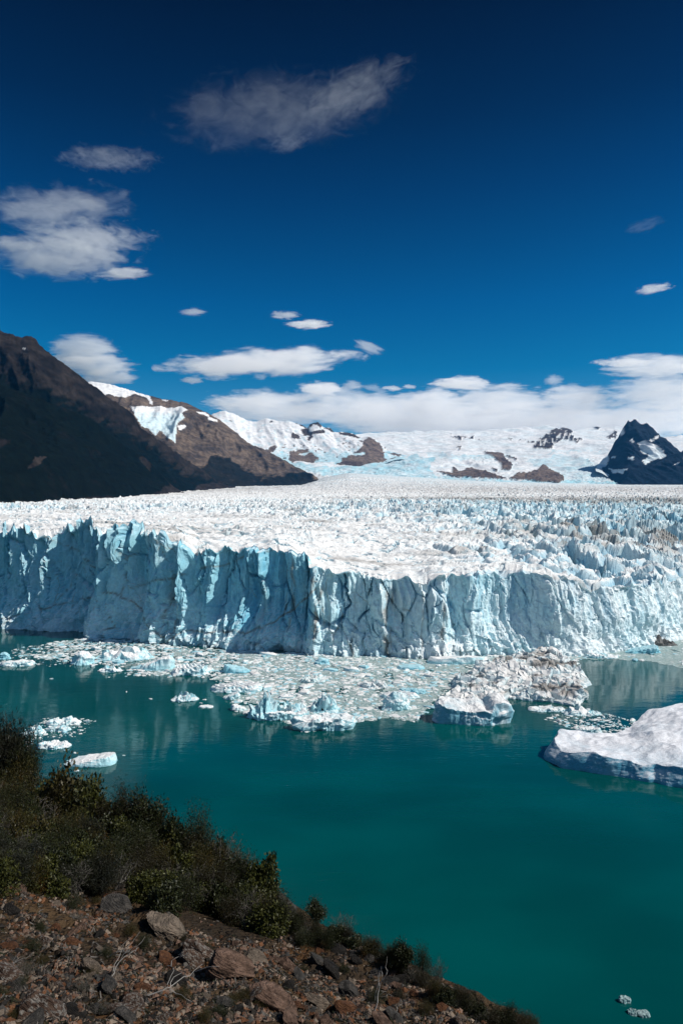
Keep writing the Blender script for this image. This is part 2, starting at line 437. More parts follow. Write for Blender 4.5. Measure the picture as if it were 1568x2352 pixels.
lump = (1 - sstep(T, .12, .55)) * lumpy * ((pid - .5) * 3.6 + 2.6 * (pxx * np.cos(pid * 21) + pyy * np.sin(pid * 21)) + 1.0 * fbm(SC / 3, zz / 3, 4, 117))
upw = .35 + .75 * sstep(T, .15, .65)
fade = sstep(1 - T, 0, .03)
right = lut(UC, [(-460, 0), (880, 0), (1010, .55), (1130, .5), (1230, .9), (1330, 1), (2040, 1)])
calm = 1 - .6 * right
bulw = np.interp((UC + 11 * fbm(SC / 16, zz / 24, 3, 143) * (1 - right)).ravel(), us, bul).reshape(UC.shape)
slump = slump * (1 - .5 * right) + right * 12 * (1 - T)
off = bulw * (.35 + .65 * sstep(T, .08, .6)) + calm * (6.0 * a1 + 4.6 * a2 * upw * lut(UC, [(-460, 1.1), (420, 1.1), (700, .8), (1000, .6), (1568, .5), (2040, .5)]) * (.35 + .9 * sstep(fbm(SC / 55, zz * 0 + 2, 2, 141), -.3, .3)) + slab * upw + (4.4 * fin * finm + 6.5 * fin2 * (1.2 - finm)) * upw * sstep(T, .1, .5)) * fade + (fac * (.38 + .75 * (1 - sstep(T, .1, .5)) * (1 - .6 * right)) + .9 * f3 - (3.0 * crack + 4.5 * cleft * (1 - right)) * upw * calm + lump) * fade + slump
off = off * fade + off_top[None, :] * (1 - fade)
Xc = xF[None, :] + nx[None, :] * off; Yc = yF[None, :] + ny[None, :] * off
zc = zz + .5 * fbm(SC / 3, zz / 3, 3, 119) * fade * sstep(T, 0, .05)
zc[-1] = Zs[0]; Xc[-1] = Xs[0]; Yc[-1] = Ys[0]
# dirt veins: thin dark seams wandering down the face, a basal shear band on the left
q1, q2, qid, _a, _b = worley(s2 / 30 + zz / 70, zz / 60 + SC / 160, 121)
seam = (1 - sstep(q2 - q1, .0, .026)) * sstep(fbm(SC / 26, zz / 26, 3, 123), .05, .35)
q3, q4, _c, _d, _e = worley(s2 / 15, zz / 70, 125)
seam2 = (1 - sstep(q4 - q3, .0, .05)) * sstep(fbm(SC / 18, zz / 60, 3, 127), .15, .45)
basal = np.exp(-((zz - lut(UC, [(-460, 8), (0, 5), (70, 12), (140, 21), (200, 26), (270, 33), (330, 40), (2040, 200)]) - 2.5 * fbm(SC / 12, SC * 0, 3, 129)) / .8) ** 2) * sstep(fbm(SC / 14, zz / 9, 3, 137), -.35, .15)
b2 = np.exp(-((zz - lut(UC, [(-460, 200), (400, 2), (425, 9), (560, 11), (600, 14), (650, 24), (690, 34), (730, 42), (760, 200), (2040, 200)]) - 2 * fbm(SC / 9, SC * 0, 3, 131)) / .8) ** 2) * sstep(fbm(SC / 12, zz / 9, 3, 139), -.4, .1)
stain = np.clip(fbm(SC / 12, zz / 60, 3, 133) - .25, 0, 1) * lut(UC, [(-460, .4), (350, .7), (500, .8), (720, 1.6), (900, 1.4), (960, .9), (1050, .3), (2040, .2)])
vm = lut(UC, [(-460, .7), (350, 1), (1000, .8), (1060, .25), (2040, .08)])
wig = 7 * fbm(SC / 30 + 9, zz / 16, 3, 163)
vst = 0
for (pc, wd_, am, t0, t1) in ((385, 5, .6, 0, .75), (405, 4, .7, .1, .8), (640, 3, .7, .3, .95), (655, 4, .8, .1, .95), (728, 7, .95, .15, .95), (742, 4, .9, .35, .9), (815, 3, .5, 0, .8), (887, 6, .9, 0, .85), (898, 3, .8, .1, .9), (963, 3, .75, 0, .85), (1006, 5, .85, 0, .7), (1030, 3, .45, 0, .5), (215, 4, .5, .4, .9), (100, 4, .4, .5, .95)):
    vst = vst + am * np.exp(-((UC + wig - pc) / wd_) ** 2) * sstep(T, t0 - .05, t0 + .05) * (1 - sstep(T, t1 - .1, t1 + .05)) * sstep(fbm(SC / 3, zz / 14, 3, 165), -.35, .2)
vst = vst + .5 * (1 - sstep(T, .02, .12)) * lut(UC, [(-460, 0), (380, 0), (430, .9), (720, .9), (780, .2), (2040, 0)]) * sstep(fbm(SC / 5, zz / 3, 3, 167), -.2, .3)
dirtC = np.clip(vst + (seam * .95 + seam2 * .8) * vm + basal * .8 + b2 * .9 + stain * .6, 0, .95)
blueC = np.clip(.28 * fbm(SC / 40, zz / 30, 3, 135) + lut(UC, [(-460, -.05), (350, .0), (450, .10), (560, .30), (700, .28), (740, -.25), (960, -.45), (1000, -.42), (1120, -.35), (1220, -.5), (1300, -.6), (2040, -.6)]) - .45 * (1 - sstep(T, .05, .30)) * slm, -.8, .5)  # paler on the sunlit right, bluer in the shaded bay: light put into colour
bay = lut(UC, [(-460, .1), (120, .2), (180, .3), (300, .1), (420, .2), (560, .65), (690, .7), (712, 0), (2040, 0)]) * sstep(T, .12, .3)  # shaded recess: its shadow blue is painted into the ice colour
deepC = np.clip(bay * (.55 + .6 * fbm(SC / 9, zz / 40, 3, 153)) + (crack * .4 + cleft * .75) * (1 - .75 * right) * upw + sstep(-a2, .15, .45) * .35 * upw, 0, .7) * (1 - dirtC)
gl = empty('glacier', (0, 460, 0))
tag(gl, 'wide white and blue glacier ending in a tall cliff above the lake', 'glacier', kind='structure')
def off0(V): return V - np.array([0, 460, 0])
Vc = np.stack([Xc.ravel(), Yc.ravel(), zc.ravel()], 1)
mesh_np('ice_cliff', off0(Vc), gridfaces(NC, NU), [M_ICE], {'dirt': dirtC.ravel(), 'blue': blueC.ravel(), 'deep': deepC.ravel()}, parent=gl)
Vs = np.stack([Xs.ravel(), Ys.ravel(), Zs.ravel()], 1)
mesh_np('ice_surface', off0(Vs), gridfaces(NR, NU), [M_TOP], {'dirt': dirt.ravel(), 'blue': blueS.ravel(), 'deep': deepS.ravel()}, parent=gl)

# ------------------------------------------------------------------ mountains
def mountain(name, ridge, foot, mat, label, px_rng, step=2.4, nv=150, disp=60, gully=160, masks=None, seed=1, back=900, prof=1.0, split=None, jag=0.0, kind='structure', slant=.6):
    u = np.arange(px_rng[0], px_rng[1], step)
    rp = np.array(ridge, float); fp = np.array(foot, float)
    rpy = np.interp(u, rp[:, 0], rp[:, 1]); rd = np.interp(u, rp[:, 0], rp[:, 2])
    fpy = np.interp(u, fp[:, 0], fp[:, 1]); fd = np.interp(u, fp[:, 0], fp[:, 2])
    kk = np.hanning(31); kk /= kk.sum()
    sm_ = lambda a_: np.convolve(np.pad(a_, 15, 'edge'), kk, 'valid')
    crest_py = rpy + fbm(u / 30, u * 0 + seed, 5, seed) * jag + (ridged(u / 14, u * 0 + seed, 3, seed + 2) - .5) * -jag
    rpy = sm_(rpy); rd = sm_(rd); fpy = sm_(fpy); fd = sm_(fd)
    cdz = -(crest_py - rpy) / F * rd
    xr, yr, zr = (u - CX) / F * rd, rd, CAMZ - (rpy - CY) / F * rd
    xf, yf, zf_ = (u - CX) / F * fd, fd, CAMZ - (fpy - CY) / F * fd
    v = np.linspace(-.12, 1, nv); vb = np.linspace(0, 1, 22)[1:]
    Vv, Uu = np.meshgrid(v, u, indexing='ij')
    vv = np.clip(Vv, -.12, 1)
    hz = np.sign(vv) * np.abs(vv) ** prof
    Xx = xf + (xr - xf) * vv; Yy = yf + (yr - yf) * vv; Zz = zf_ + (zr - zf_) * hz
    env = np.clip(vv, 0, 1) * 1.2 * sstep(1 - vv, 0, .28) + .02
    gq = Xx + slant * Zz
    g = ridged(gq / gully, Zz / (gully * 2.4), 5, seed + 7) - .45
    g2 = fbm(gq / (gully * .35), Zz / (gully * .5), 5, seed + 9)
    strata = ridged((Xx * .25 + Zz) / (gully * .4), Xx / (gully * 2.2), 4, seed + 23) - .5
    dd = (g * 1.0 + g2 * .35 + strata * .22) * disp * env
    Yy = Yy - dd * .9; Zz = Zz + dd * .45; Xx = Xx + dd * .2
    Zz = Zz + cdz[None, :] * np.clip(vv, 0, 1) ** 7
    # back slope
    Xb = np.repeat(xr[None, :], len(vb), 0); Yb = yr[None, :] + vb[:, None] * back; Zb = (zr + cdz)[None, :] - (vb[:, None] ** 1.2) * (zr[None, :] + 40)
    Zb = Zb + (fbm(Xb / 150, Yb / 150, 4, seed + 3) * 60) * sstep(vb, 0, .4)[:, None]
    Xa = np.concatenate([Xx, Xb]); Ya = np.concatenate([Yy, Yb]); Za = np.concatenate([Zz, Zb])
    Va = np.stack([Xa.ravel(), Ya.ravel(), Za.ravel()], 1)
    Fc = gridfaces(len(v) + len(vb), len(u))
    px, py = proj(Va)
    vflat = np.concatenate([Vv, np.full(Xb.shape, 1.0)]).ravel()
    attrs = {'forest': np.zeros(len(Va)), 'snow': np.zeros(len(Va)), 'blue': np.zeros(len(Va)), 'grey': np.zeros(len(Va))}
    if masks: masks(px, py, Va, vflat, attrs)
    if split:
        sm = attrs[split[1]][Fc].mean(1) > .5 if callable(split[1]) is False else split[1](px, py)[Fc].mean(1) > .5
        root = empty(name, tuple(Va.mean(0))); o = root
        c = Va.mean(0)
        for nm, mk in (('rock_face', ~sm), (split[0], sm)):
            if mk.any():
                v_, f_, a_ = subset(Va, Fc, mk, attrs)
                mesh_np(nm, v_ - c, f_, [mat], a_, True, root)
    else:
        o = mesh_np(name, Va, Fc, [mat], attrs, True)
    tag(o, label, 'mountain', kind=kind)
    return o

M_MT1 = mountain_material('brown_scree_rock', (.012, .0105, .0105), (.032, .026, .023))
M_MT2 = mountain_material('tan_rock', (.06, .048, .043), (.16, .118, .088))
M_MT3 = mountain_material('red_brown_rock', (.09, .066, .058), (.20, .15, .12), sc=.8)
M_MT4 = mountain_material('shaded_peak_rock', (.008, .014, .024), (.020, .028, .044), forest=(.004, .008, .015))  # bluish shade of the right peak mixed into its rock colour

def zmask(px, py, poly, **k): return polymask(px, py, [poly], **k)

# front forested spur
def m_spur(px, py, V, v, A):
    A['forest'][:] = 1 - polymask(px, py, [[(395, 1108), (420, 1122), (440, 1145), (360, 1150), (340, 1142)], [(318, 1050), (336, 1043), (348, 1068), (345, 1085)], [(-200, 1158), (120, 1150), (240, 1140), (330, 1142), (430, 1139), (440, 1180), (-200, 1200)], [(-10, 1005), (22, 1012), (10, 1028), (-10, 1022)], [(75, 1048), (105, 1048), (92, 1066), (68, 1078)]], 8)
mountain('forested_spur', [(-900, 700, 2300), (-460, 780, 2350), (0, 884, 2450), (60, 905, 2500), (113, 924, 2550), (165, 943, 2650), (220, 968, 2750), (275, 1016, 2900), (330, 1048, 3050), (395, 1116, 3300), (436, 1140, 3500)],
         [(-900, 1205, 900), (-460, 1185, 1250), (0, 1166, 1750), (146, 1150, 2100), (300, 1143, 2700), (436, 1141, 3450)], M_MT1,
         'dark forested spur at the left shore, lowest and nearest of the slopes', (-900, 437), seed=11, disp=130, gully=240, masks=m_spur, prof=.9, jag=3)
# big dark mountain
def m_left(px, py, V, v, A):
    low = lut(px, [(-900, 700), (0, 880), (100, 905), (230, 985), (300, 1012), (345, 1040), (385, 1075), (420, 1100), (470, 1118), (540, 1130)])
    f = sstep(py - low + 18 + fbm(px / 40, py / 14, 5, 3) * 30, -16, 16)
    strip = sstep(fbm((px + py * .9) / 26, (py - px * .8) / 120, 3, 8), .12, .3) * sstep(py - low, -60, -10)
    A['forest'][:] = np.clip(f + strip * .8, 0, 1) * (1 - polymask(px, py, [[(455, 1112), (500, 1108), (538, 1115), (538, 1130), (440, 1140)]], 4))
    A['snow'][:] = polymask(px, py, [[(52, 798), (58, 800), (57, 803), (52, 801)]], 1)
mountain('scree_mountain', [(-900, 470, 3000), (-460, 600, 3200), (-120, 715, 3300), (0, 758, 3400), (40, 772, 3420), (62, 772, 3430), (80, 776, 3440), (92, 792, 3450), (128, 822, 3500), (172, 853, 3560), (200, 876, 3600), (238, 905, 3680), (286, 935, 3800), (306, 952, 3850), (322, 981, 3900), (366, 1010, 4050), (417, 1049, 4250), (469, 1082, 4500), (513, 1112, 4750), (540, 1122, 4900)],
         [(-900, 1180, 1900), (-460, 1170, 2100), (0, 1160, 2500), (200, 1148, 2900), (432, 1137, 3700), (500, 1125, 4400), (540, 1122, 4800)], M_MT1,
         'large dark brown scree mountain rising off the left edge of the picture', (-900, 541), seed=21, disp=170, gully=330, masks=m_left, prof=1.05, jag=4)
# second mountain with the hanging glacier
HANG = [(300, 933), (329, 933), (347, 935), (366, 931), (385, 937), (417, 933), (430, 941), (417, 948), (425, 959), (408, 970), (404, 988), (403, 1018), (388, 1006), (366, 988), (358, 1001), (340, 985), (322, 977), (311, 955)]
SNOWTOP = [(190, 870), (220, 872), (252, 878), (285, 891), (307, 895), (344, 906), (352, 930), (345, 928), (340, 915), (311, 905), (289, 912), (271, 912), (249, 903), (236, 910), (200, 890)]
def m_hang(px, py, V, v, A):
    hg = polymask(px, py, [HANG], 3)
    sn = polymask(px, py, [SNOWTOP, [(372, 917), (388, 919), (386, 921), (372, 920)], [(450, 944), (470, 948), (482, 953), (480, 957), (455, 949)], [(480, 956), (492, 962), (500, 964), (498, 968), (478, 965)], [(407, 977), (425, 975), (428, 982), (412, 988)]], 3)
    A['snow'][:] = np.clip(hg + sn, 0, 1)
    A['blue'][:] = hg * sstep(py + fbm(px / 9, py / 9, 3, 5) * 14, 938, 962) * .5
    low = lut(px, [(200, 960), (366, 1010), (417, 1050), (469, 1075), (485, 1042), (527, 1052), (560, 1075), (600, 1096), (650, 1088), (700, 1075), (735, 1110)])
    A['forest'][:] = sstep(py - low + fbm(px / 22, py / 10, 4, 6) * 12, -3, 4) * .92
mountain('hanging_glacier_mountain', [(150, 872, 6900), (198, 877, 6900), (220, 876, 6900), (252, 882, 6900), (304, 897, 6900), (344, 910, 6850), (388, 918, 6800), (428, 926, 6750), (468, 944, 6700), (490, 957, 6680), (512, 970, 6650), (541, 992, 6600), (555, 1006, 6550), (574, 1019, 6500), (606, 1032, 6450), (665, 1063, 6400), (701, 1083, 6350), (734, 1107, 6300), (745, 1113, 6300)],
         [(150, 1150, 3900), (430, 1136, 4600), (540, 1122, 5200), (650, 1116, 5700), (745, 1113, 6200)], M_MT2,
         'brown mountain with a pale blue hanging glacier on its shoulder', (150, 746), seed=31, disp=190, gully=420, masks=m_hang, nv=190, prof=1.0, jag=3, split=('hanging_glacier', lambda px, py: polymask(px, py, [HANG], 3)))
# central snow mountain with rocky teeth
TRI = [(775, 1069), (786, 1052), (811, 1042), (826, 1026), (844, 1003), (857, 1008), (873, 1019), (884, 1037), (899, 1041), (925, 1043), (917, 1048), (888, 1056), (870, 1062), (840, 1074)]
TRISN = [(804, 1043), (835, 1038), (838, 1044), (815, 1047)]
NUN = [(663, 1040), (690, 1032), (708, 1032), (720, 1043), (731, 1050), (720, 1066), (668, 1064)]
SMALLR = [(610, 1036), (622, 1025), (634, 1025), (635, 1030), (622, 1041)]
PEAKR = [[(691, 986), (706, 983), (712, 992), (742, 986), (748, 994), (722, 996), (708, 1001), (697, 1001)], [(709, 974), (722, 970), (735, 969), (740, 981), (735, 984), (728, 974), (717, 975), (711, 985)], [(738, 982), (748, 982), (760, 983), (768, 992), (760, 992), (752, 985)], [(705, 1005), (716, 998), (720, 1003), (708, 1012)], [(668, 998), (672, 993), (688, 1001), (690, 1008), (670, 1006)], [(776, 993), (800, 992), (826, 1003), (822, 1007), (800, 1001), (780, 998)], [(664, 965), (690, 972), (705, 981), (702, 984), (680, 972)], [(618, 966), (628, 966), (626, 970), (618, 969)], [(525, 965), (533, 966), (531, 969)]]
def m_snow(px, py, V, v, A):
    rock = polymask(px, py, [TRI, NUN, SMALLR], 7, sc=12)
    rock = np.clip(rock + polymask(px, py, [[(640, 1020), (740, 1020), (760, 1075), (640, 1075)], [(770, 1000), (940, 1030), (940, 1075), (770, 1078)]], 8) * sstep(fbm(px / 7, py / 5, 4, 77), .34, .42), 0, 1)
    pk = polymask(px, py, PEAKR, 3.5, sc=6)
    sn2 = polymask(px, py, [TRISN, [(684, 1044), (700, 1040), (716, 1036), (700, 1047)], [(884, 1038), (898, 1044), (915, 1048), (890, 1055), (880, 1050)]], 3, sc=7)
    A['snow'][:] = np.clip(1 - rock - pk + sn2, 0, 1)
    A['blue'][:] = np.clip(sstep(py + fbm(px / 12, py / 9, 4, 5) * 22, 1025, 1052) * .75 + sstep(fbm(px / 16, py / 9, 4, 15), .15, .5) * .4, 0, 1)  # second term paints shading into the snow as blue patches
    A['forest'][:] = pk * .55
mountain('snow_mountain', [(440, 975, 9000), (485, 952, 9000), (505, 945, 9000), (518, 943, 9000), (535, 949, 9000), (570, 966, 9000), (590, 968, 9000), (610, 960, 9000), (640, 966, 8950), (665, 967, 8900), (690, 975, 8850), (705, 983, 8850), (712, 973, 8800), (731, 970, 8800), (742, 981, 8800), (760, 983, 8750), (767, 992, 8700), (782, 992, 8700), (805, 994, 8650), (830, 1005, 8600), (844, 1003, 8500), (857, 1005, 8500), (874, 1019, 8450), (899, 1037, 8350), (925, 1043, 8300), (960, 1058, 8200)],
         [(440, 1120, 6500), (600, 1095, 7300), (665, 1068, 7700), (731, 1070, 7700), (833, 1074, 7650), (888, 1058, 7900), (925, 1050, 8050), (960, 1064, 8000)], M_MT3,
         'snow covered mountain with brown rock teeth behind the brown slope', (440, 961), seed=41, disp=105, gully=560, masks=m_snow, nv=130, prof=.95, jag=2)
# dark right peak
RP = [(1340, 1083, 7600), (1375, 1066, 7500), (1398, 1040, 7400), (1415, 1012, 7350), (1430, 984, 7300), (1441, 967, 7300), (1460, 966, 7300), (1471, 975, 7300), (1484, 971, 7300), (1500, 985, 7300), (1515, 999, 7300), (1536, 1014, 7300), (1548, 1026, 7300), (1565, 1038, 7300), (1580, 1036, 7300), (1620, 1010, 7400), (1700, 985, 7400), (1900, 990, 7400), (2100, 1000, 7400)]
def m_peak(px, py, V, v, A):
    A['snow'][:] = polymask(px, py, [[(1462, 1015), (1476, 1015), (1478, 1030), (1486, 1042), (1476, 1042), (1468, 1030)], [(1475, 1013), (1490, 1016), (1510, 1024), (1522, 1035), (1528, 1049), (1500, 1058), (1480, 1066), (1474, 1058), (1490, 1048), (1480, 1038)], [(1494, 1010), (1512, 998), (1514, 1003), (1498, 1014)], [(1396, 1070), (1404, 1078), (1416, 1078), (1440, 1076), (1430, 1086), (1405, 1088)], [(1442, 1050), (1456, 1048), (1452, 1056), (1444, 1056)], [(1404, 1048), (1414, 1049), (1412, 1052), (1404, 1051)], [(1452, 1006), (1456, 1012), (1450, 1018), (1448, 1010)], [(1424, 996), (1430, 984), (1434, 990), (1428, 1000)], [(1540, 1068), (1556, 1063), (1555, 1067), (1542, 1072)], [(1518, 1078), (1532, 1079), (1526, 1083)], [(1300, 1068), (1372, 1040), (1396, 1028), (1396, 1066), (1378, 1078), (1398, 1092), (1360, 1112), (1320, 1112)]], 5, sc=7)
    A['blue'][:] = A['snow'] * sstep(py, 1015, 1050) * .3
    A['forest'][:] = sstep(py + fbm(px / 30, py / 30, 3, 4) * 12, 1070, 1090) * .5
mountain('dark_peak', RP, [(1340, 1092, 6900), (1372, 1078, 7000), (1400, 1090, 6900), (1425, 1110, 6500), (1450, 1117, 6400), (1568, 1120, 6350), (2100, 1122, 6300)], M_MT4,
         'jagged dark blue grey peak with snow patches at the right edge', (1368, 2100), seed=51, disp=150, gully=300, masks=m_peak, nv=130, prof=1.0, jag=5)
# low dark shoulder in front of the peak
def m_sh(px, py, V, v, A):
    A['snow'][:] = polymask(px, py, [[(1545, 1068), (1558, 1062), (1560, 1066)], [(1568, 1052), (1590, 1044), (1585, 1055)]], 3, sc=6)
    A['forest'][:] = sstep(py + fbm(px / 20, py / 20, 3, 4) * 12, 1068, 1090) * .7
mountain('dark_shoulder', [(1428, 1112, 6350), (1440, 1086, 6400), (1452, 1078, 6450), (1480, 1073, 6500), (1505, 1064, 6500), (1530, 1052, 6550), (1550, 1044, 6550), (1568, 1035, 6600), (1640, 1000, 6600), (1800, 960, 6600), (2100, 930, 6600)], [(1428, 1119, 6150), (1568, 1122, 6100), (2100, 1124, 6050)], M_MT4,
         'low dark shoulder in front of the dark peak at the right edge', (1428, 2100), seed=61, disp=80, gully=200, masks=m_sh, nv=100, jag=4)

# upper snowfields with outcrops
def snowfield():
    u = np.arange(380, 2150, 2.5)
    pyt = [(1140, 6200), (1120, 6350), (1105, 6700), (1090, 7100), (1070, 7600), (1050, 8100), (1030, 8800), (1015, 9500), (1000, 10200), (985, 10700), (960, 11000)]
    crest = lut(u, [(380, 1010), (700, 1010), (780, 1000), (870, 990), (960, 988), (1050, 985), (1150, 982), (1200, 978), (1260, 975), (1320, 985), (1380, 978), (1420, 980), (1480, 1000), (1550, 1000), (1600, 990), (2150, 985)]) + 3
    v = np.linspace(0, 1, 210)
    VV, UU = np.meshgrid(v, u, indexing='ij')
    py = 1140 + (crest[None, :] - 1140) * VV
    d = np.interp(-py, [-p for p, _ in pyt], [q for _, q in pyt])
    d = d + fbm(UU / 110, py / 30, 3, 5) * 170 * sstep(VV, 0, .2) * sstep(1 - VV, 0, .15)
    # icefalls: rougher, bluer ice where the field steepens
    fall = sstep(fbm(UU / 110, py / 26, 3, 9) + lut(py, [(980, -.8), (1040, -.35), (1062, .1), (1090, .35), (1110, .6), (1140, .6)]), 0, .35)
    X = (UU - CX) / F * d; Z = CAMZ - (py - CY) / F * d
    rg = ridged(X / 45, d / 45, 4, 15)
    Z = Z + fall * (rg - .4) * 26 + (1 - fall) * (30 * fbm(X / 420, d / 330, 4, 25) + 22 * (ridged(X / 600 + d / 1500, d / 420, 3, 26) - .5))
    V = np.stack([X.ravel(), d.ravel(), Z.ravel()], 1); px = UU.ravel(); pyf = py.ravel()
    bluez = polymask(px, pyf, [[(660, 1062), (760, 1072), (832, 1068), (877, 1055), (942, 1046), (1000, 1054), (985, 1075), (1000, 1094), (1170, 1102), (1300, 1104), (1440, 1108), (1440, 1116), (1170, 1110), (1000, 1107), (860, 1102), (740, 1092), (690, 1080)]], 7, sc=16)
    blue2 = polymask(px, pyf, [[(1200, 1058), (1280, 1046), (1352, 1056), (1402, 1085), (1432, 1114), (1300, 1108), (1285, 1092), (1240, 1074)], [(980, 1040), (1060, 1046), (1160, 1042), (1180, 1050), (1060, 1056), (985, 1052)], [(1430, 1030), (1300, 1040), (1200, 1046), (1300, 1034)]], 9, sc=16)
    lowz = (pyf > lut(px, [(380, 1060), (690, 1080), (740, 1092), (860, 1103), (1000, 1108), (1170, 1111), (1440, 1117), (2150, 1120)])).astype(float)
    warm = polymask(px, pyf, [[(1110, 1039), (1130, 1039), (1148, 1040), (1164, 1056), (1175, 1068), (1172, 1081), (1152, 1079), (1150, 1065), (1138, 1056), (1128, 1048)],
        [(1000, 1080), (1038, 1086), (1040, 1072), (1056, 1082), (1080, 1070), (1110, 1080), (1140, 1092), (1164, 1101), (1100, 1098), (1040, 1095)],
        [(1170, 1100), (1192, 1086), (1210, 1088), (1246, 1068), (1262, 1075), (1290, 1094), (1296, 1102), (1280, 1110), (1230, 1105)], [(1130, 1074), (1142, 1080), (1140, 1086), (1130, 1080)], [(1160, 1048), (1190, 1055), (1185, 1057)]], 3.5, sc=8)
    cold = polymask(px, pyf, [[(1222, 1030), (1230, 1013), (1256, 1000), (1270, 985), (1310, 982), (1316, 1008), (1338, 1006), (1325, 1016), (1296, 1008), (1282, 1014), (1270, 1022), (1264, 1034), (1240, 1031)],
        [(1033, 998), (1044, 1003), (1062, 1006), (1058, 1010), (1040, 1006)], [(1062, 1002), (1086, 1004), (1084, 1010), (1066, 1008)], [(1096, 1008), (1106, 1012), (1104, 1014)], [(1048, 1027), (1058, 1026), (1061, 1031), (1050, 1031)], [(1165, 1006), (1180, 1008), (1170, 1013)], [(1192, 1010), (1206, 1010), (1202, 1016)], [(1210, 1014), (1225, 1014), (1220, 1020)],
        [(1355, 982), (1380, 980), (1372, 988)], [(1390, 1004), (1412, 990), (1416, 1000), (1400, 1008)]], 5, sc=6)
    cold = cold * (1 - sstep(fbm(px / 7, pyf / 12, 3, 44), .15, .25) * .8)
    rock = np.clip(warm + cold, 0, 1)
    bump = rock * (18 + 26 * ridged(V[:, 0] / 60, V[:, 2] / 60, 4, 71))
    V[:, 1] -= bump; V[:, 2] += bump * .25
    at = {'snow': 1 - rock, 'blue': np.clip((bluez * .75 + blue2 * .45) * (.8 + .7 * fbm(px / 20, pyf / 8, 3, 8)) + .10 + .35 * fbm(px / 60, pyf / 7, 4, 10) * (1 - lowz), 0, 1), 'forest': cold * .55 + lowz * .0, 'grey': lowz * np.clip(.26 + .6 * fbm(px / 40, pyf / 4, 3, 12), 0, 1)}
    # far side
    nb = 14
    b = np.linspace(0, 1, nb + 1)[1:]
    Xb = X[-1][None, :] * (1 + .9 * b[:, None]); Yb = d[-1][None, :] + b[:, None] * 9500; Zb = Z[-1][None, :] - b[:, None] ** .8 * 330 + 60 * fbm(Xb / 900, Yb / 900, 3, 72) * sstep(b[:, None], 0, .3)
    V = np.concatenate([V, np.stack([Xb.ravel(), Yb.ravel(), Zb.ravel()], 1)])
    for k_ in at: at[k_] = np.concatenate([at[k_], np.full(Xb.size, 1.0 if k_ == 'snow' else 0.)])
    o = mesh_np('snowfield', V, gridfaces(len(v) + nb, len(u)), [M_MT3], at, True)
    tag(o, 'far white snowfield and icefalls with brown rock outcrops', 'snowfield', kind='structure')
snowfield()

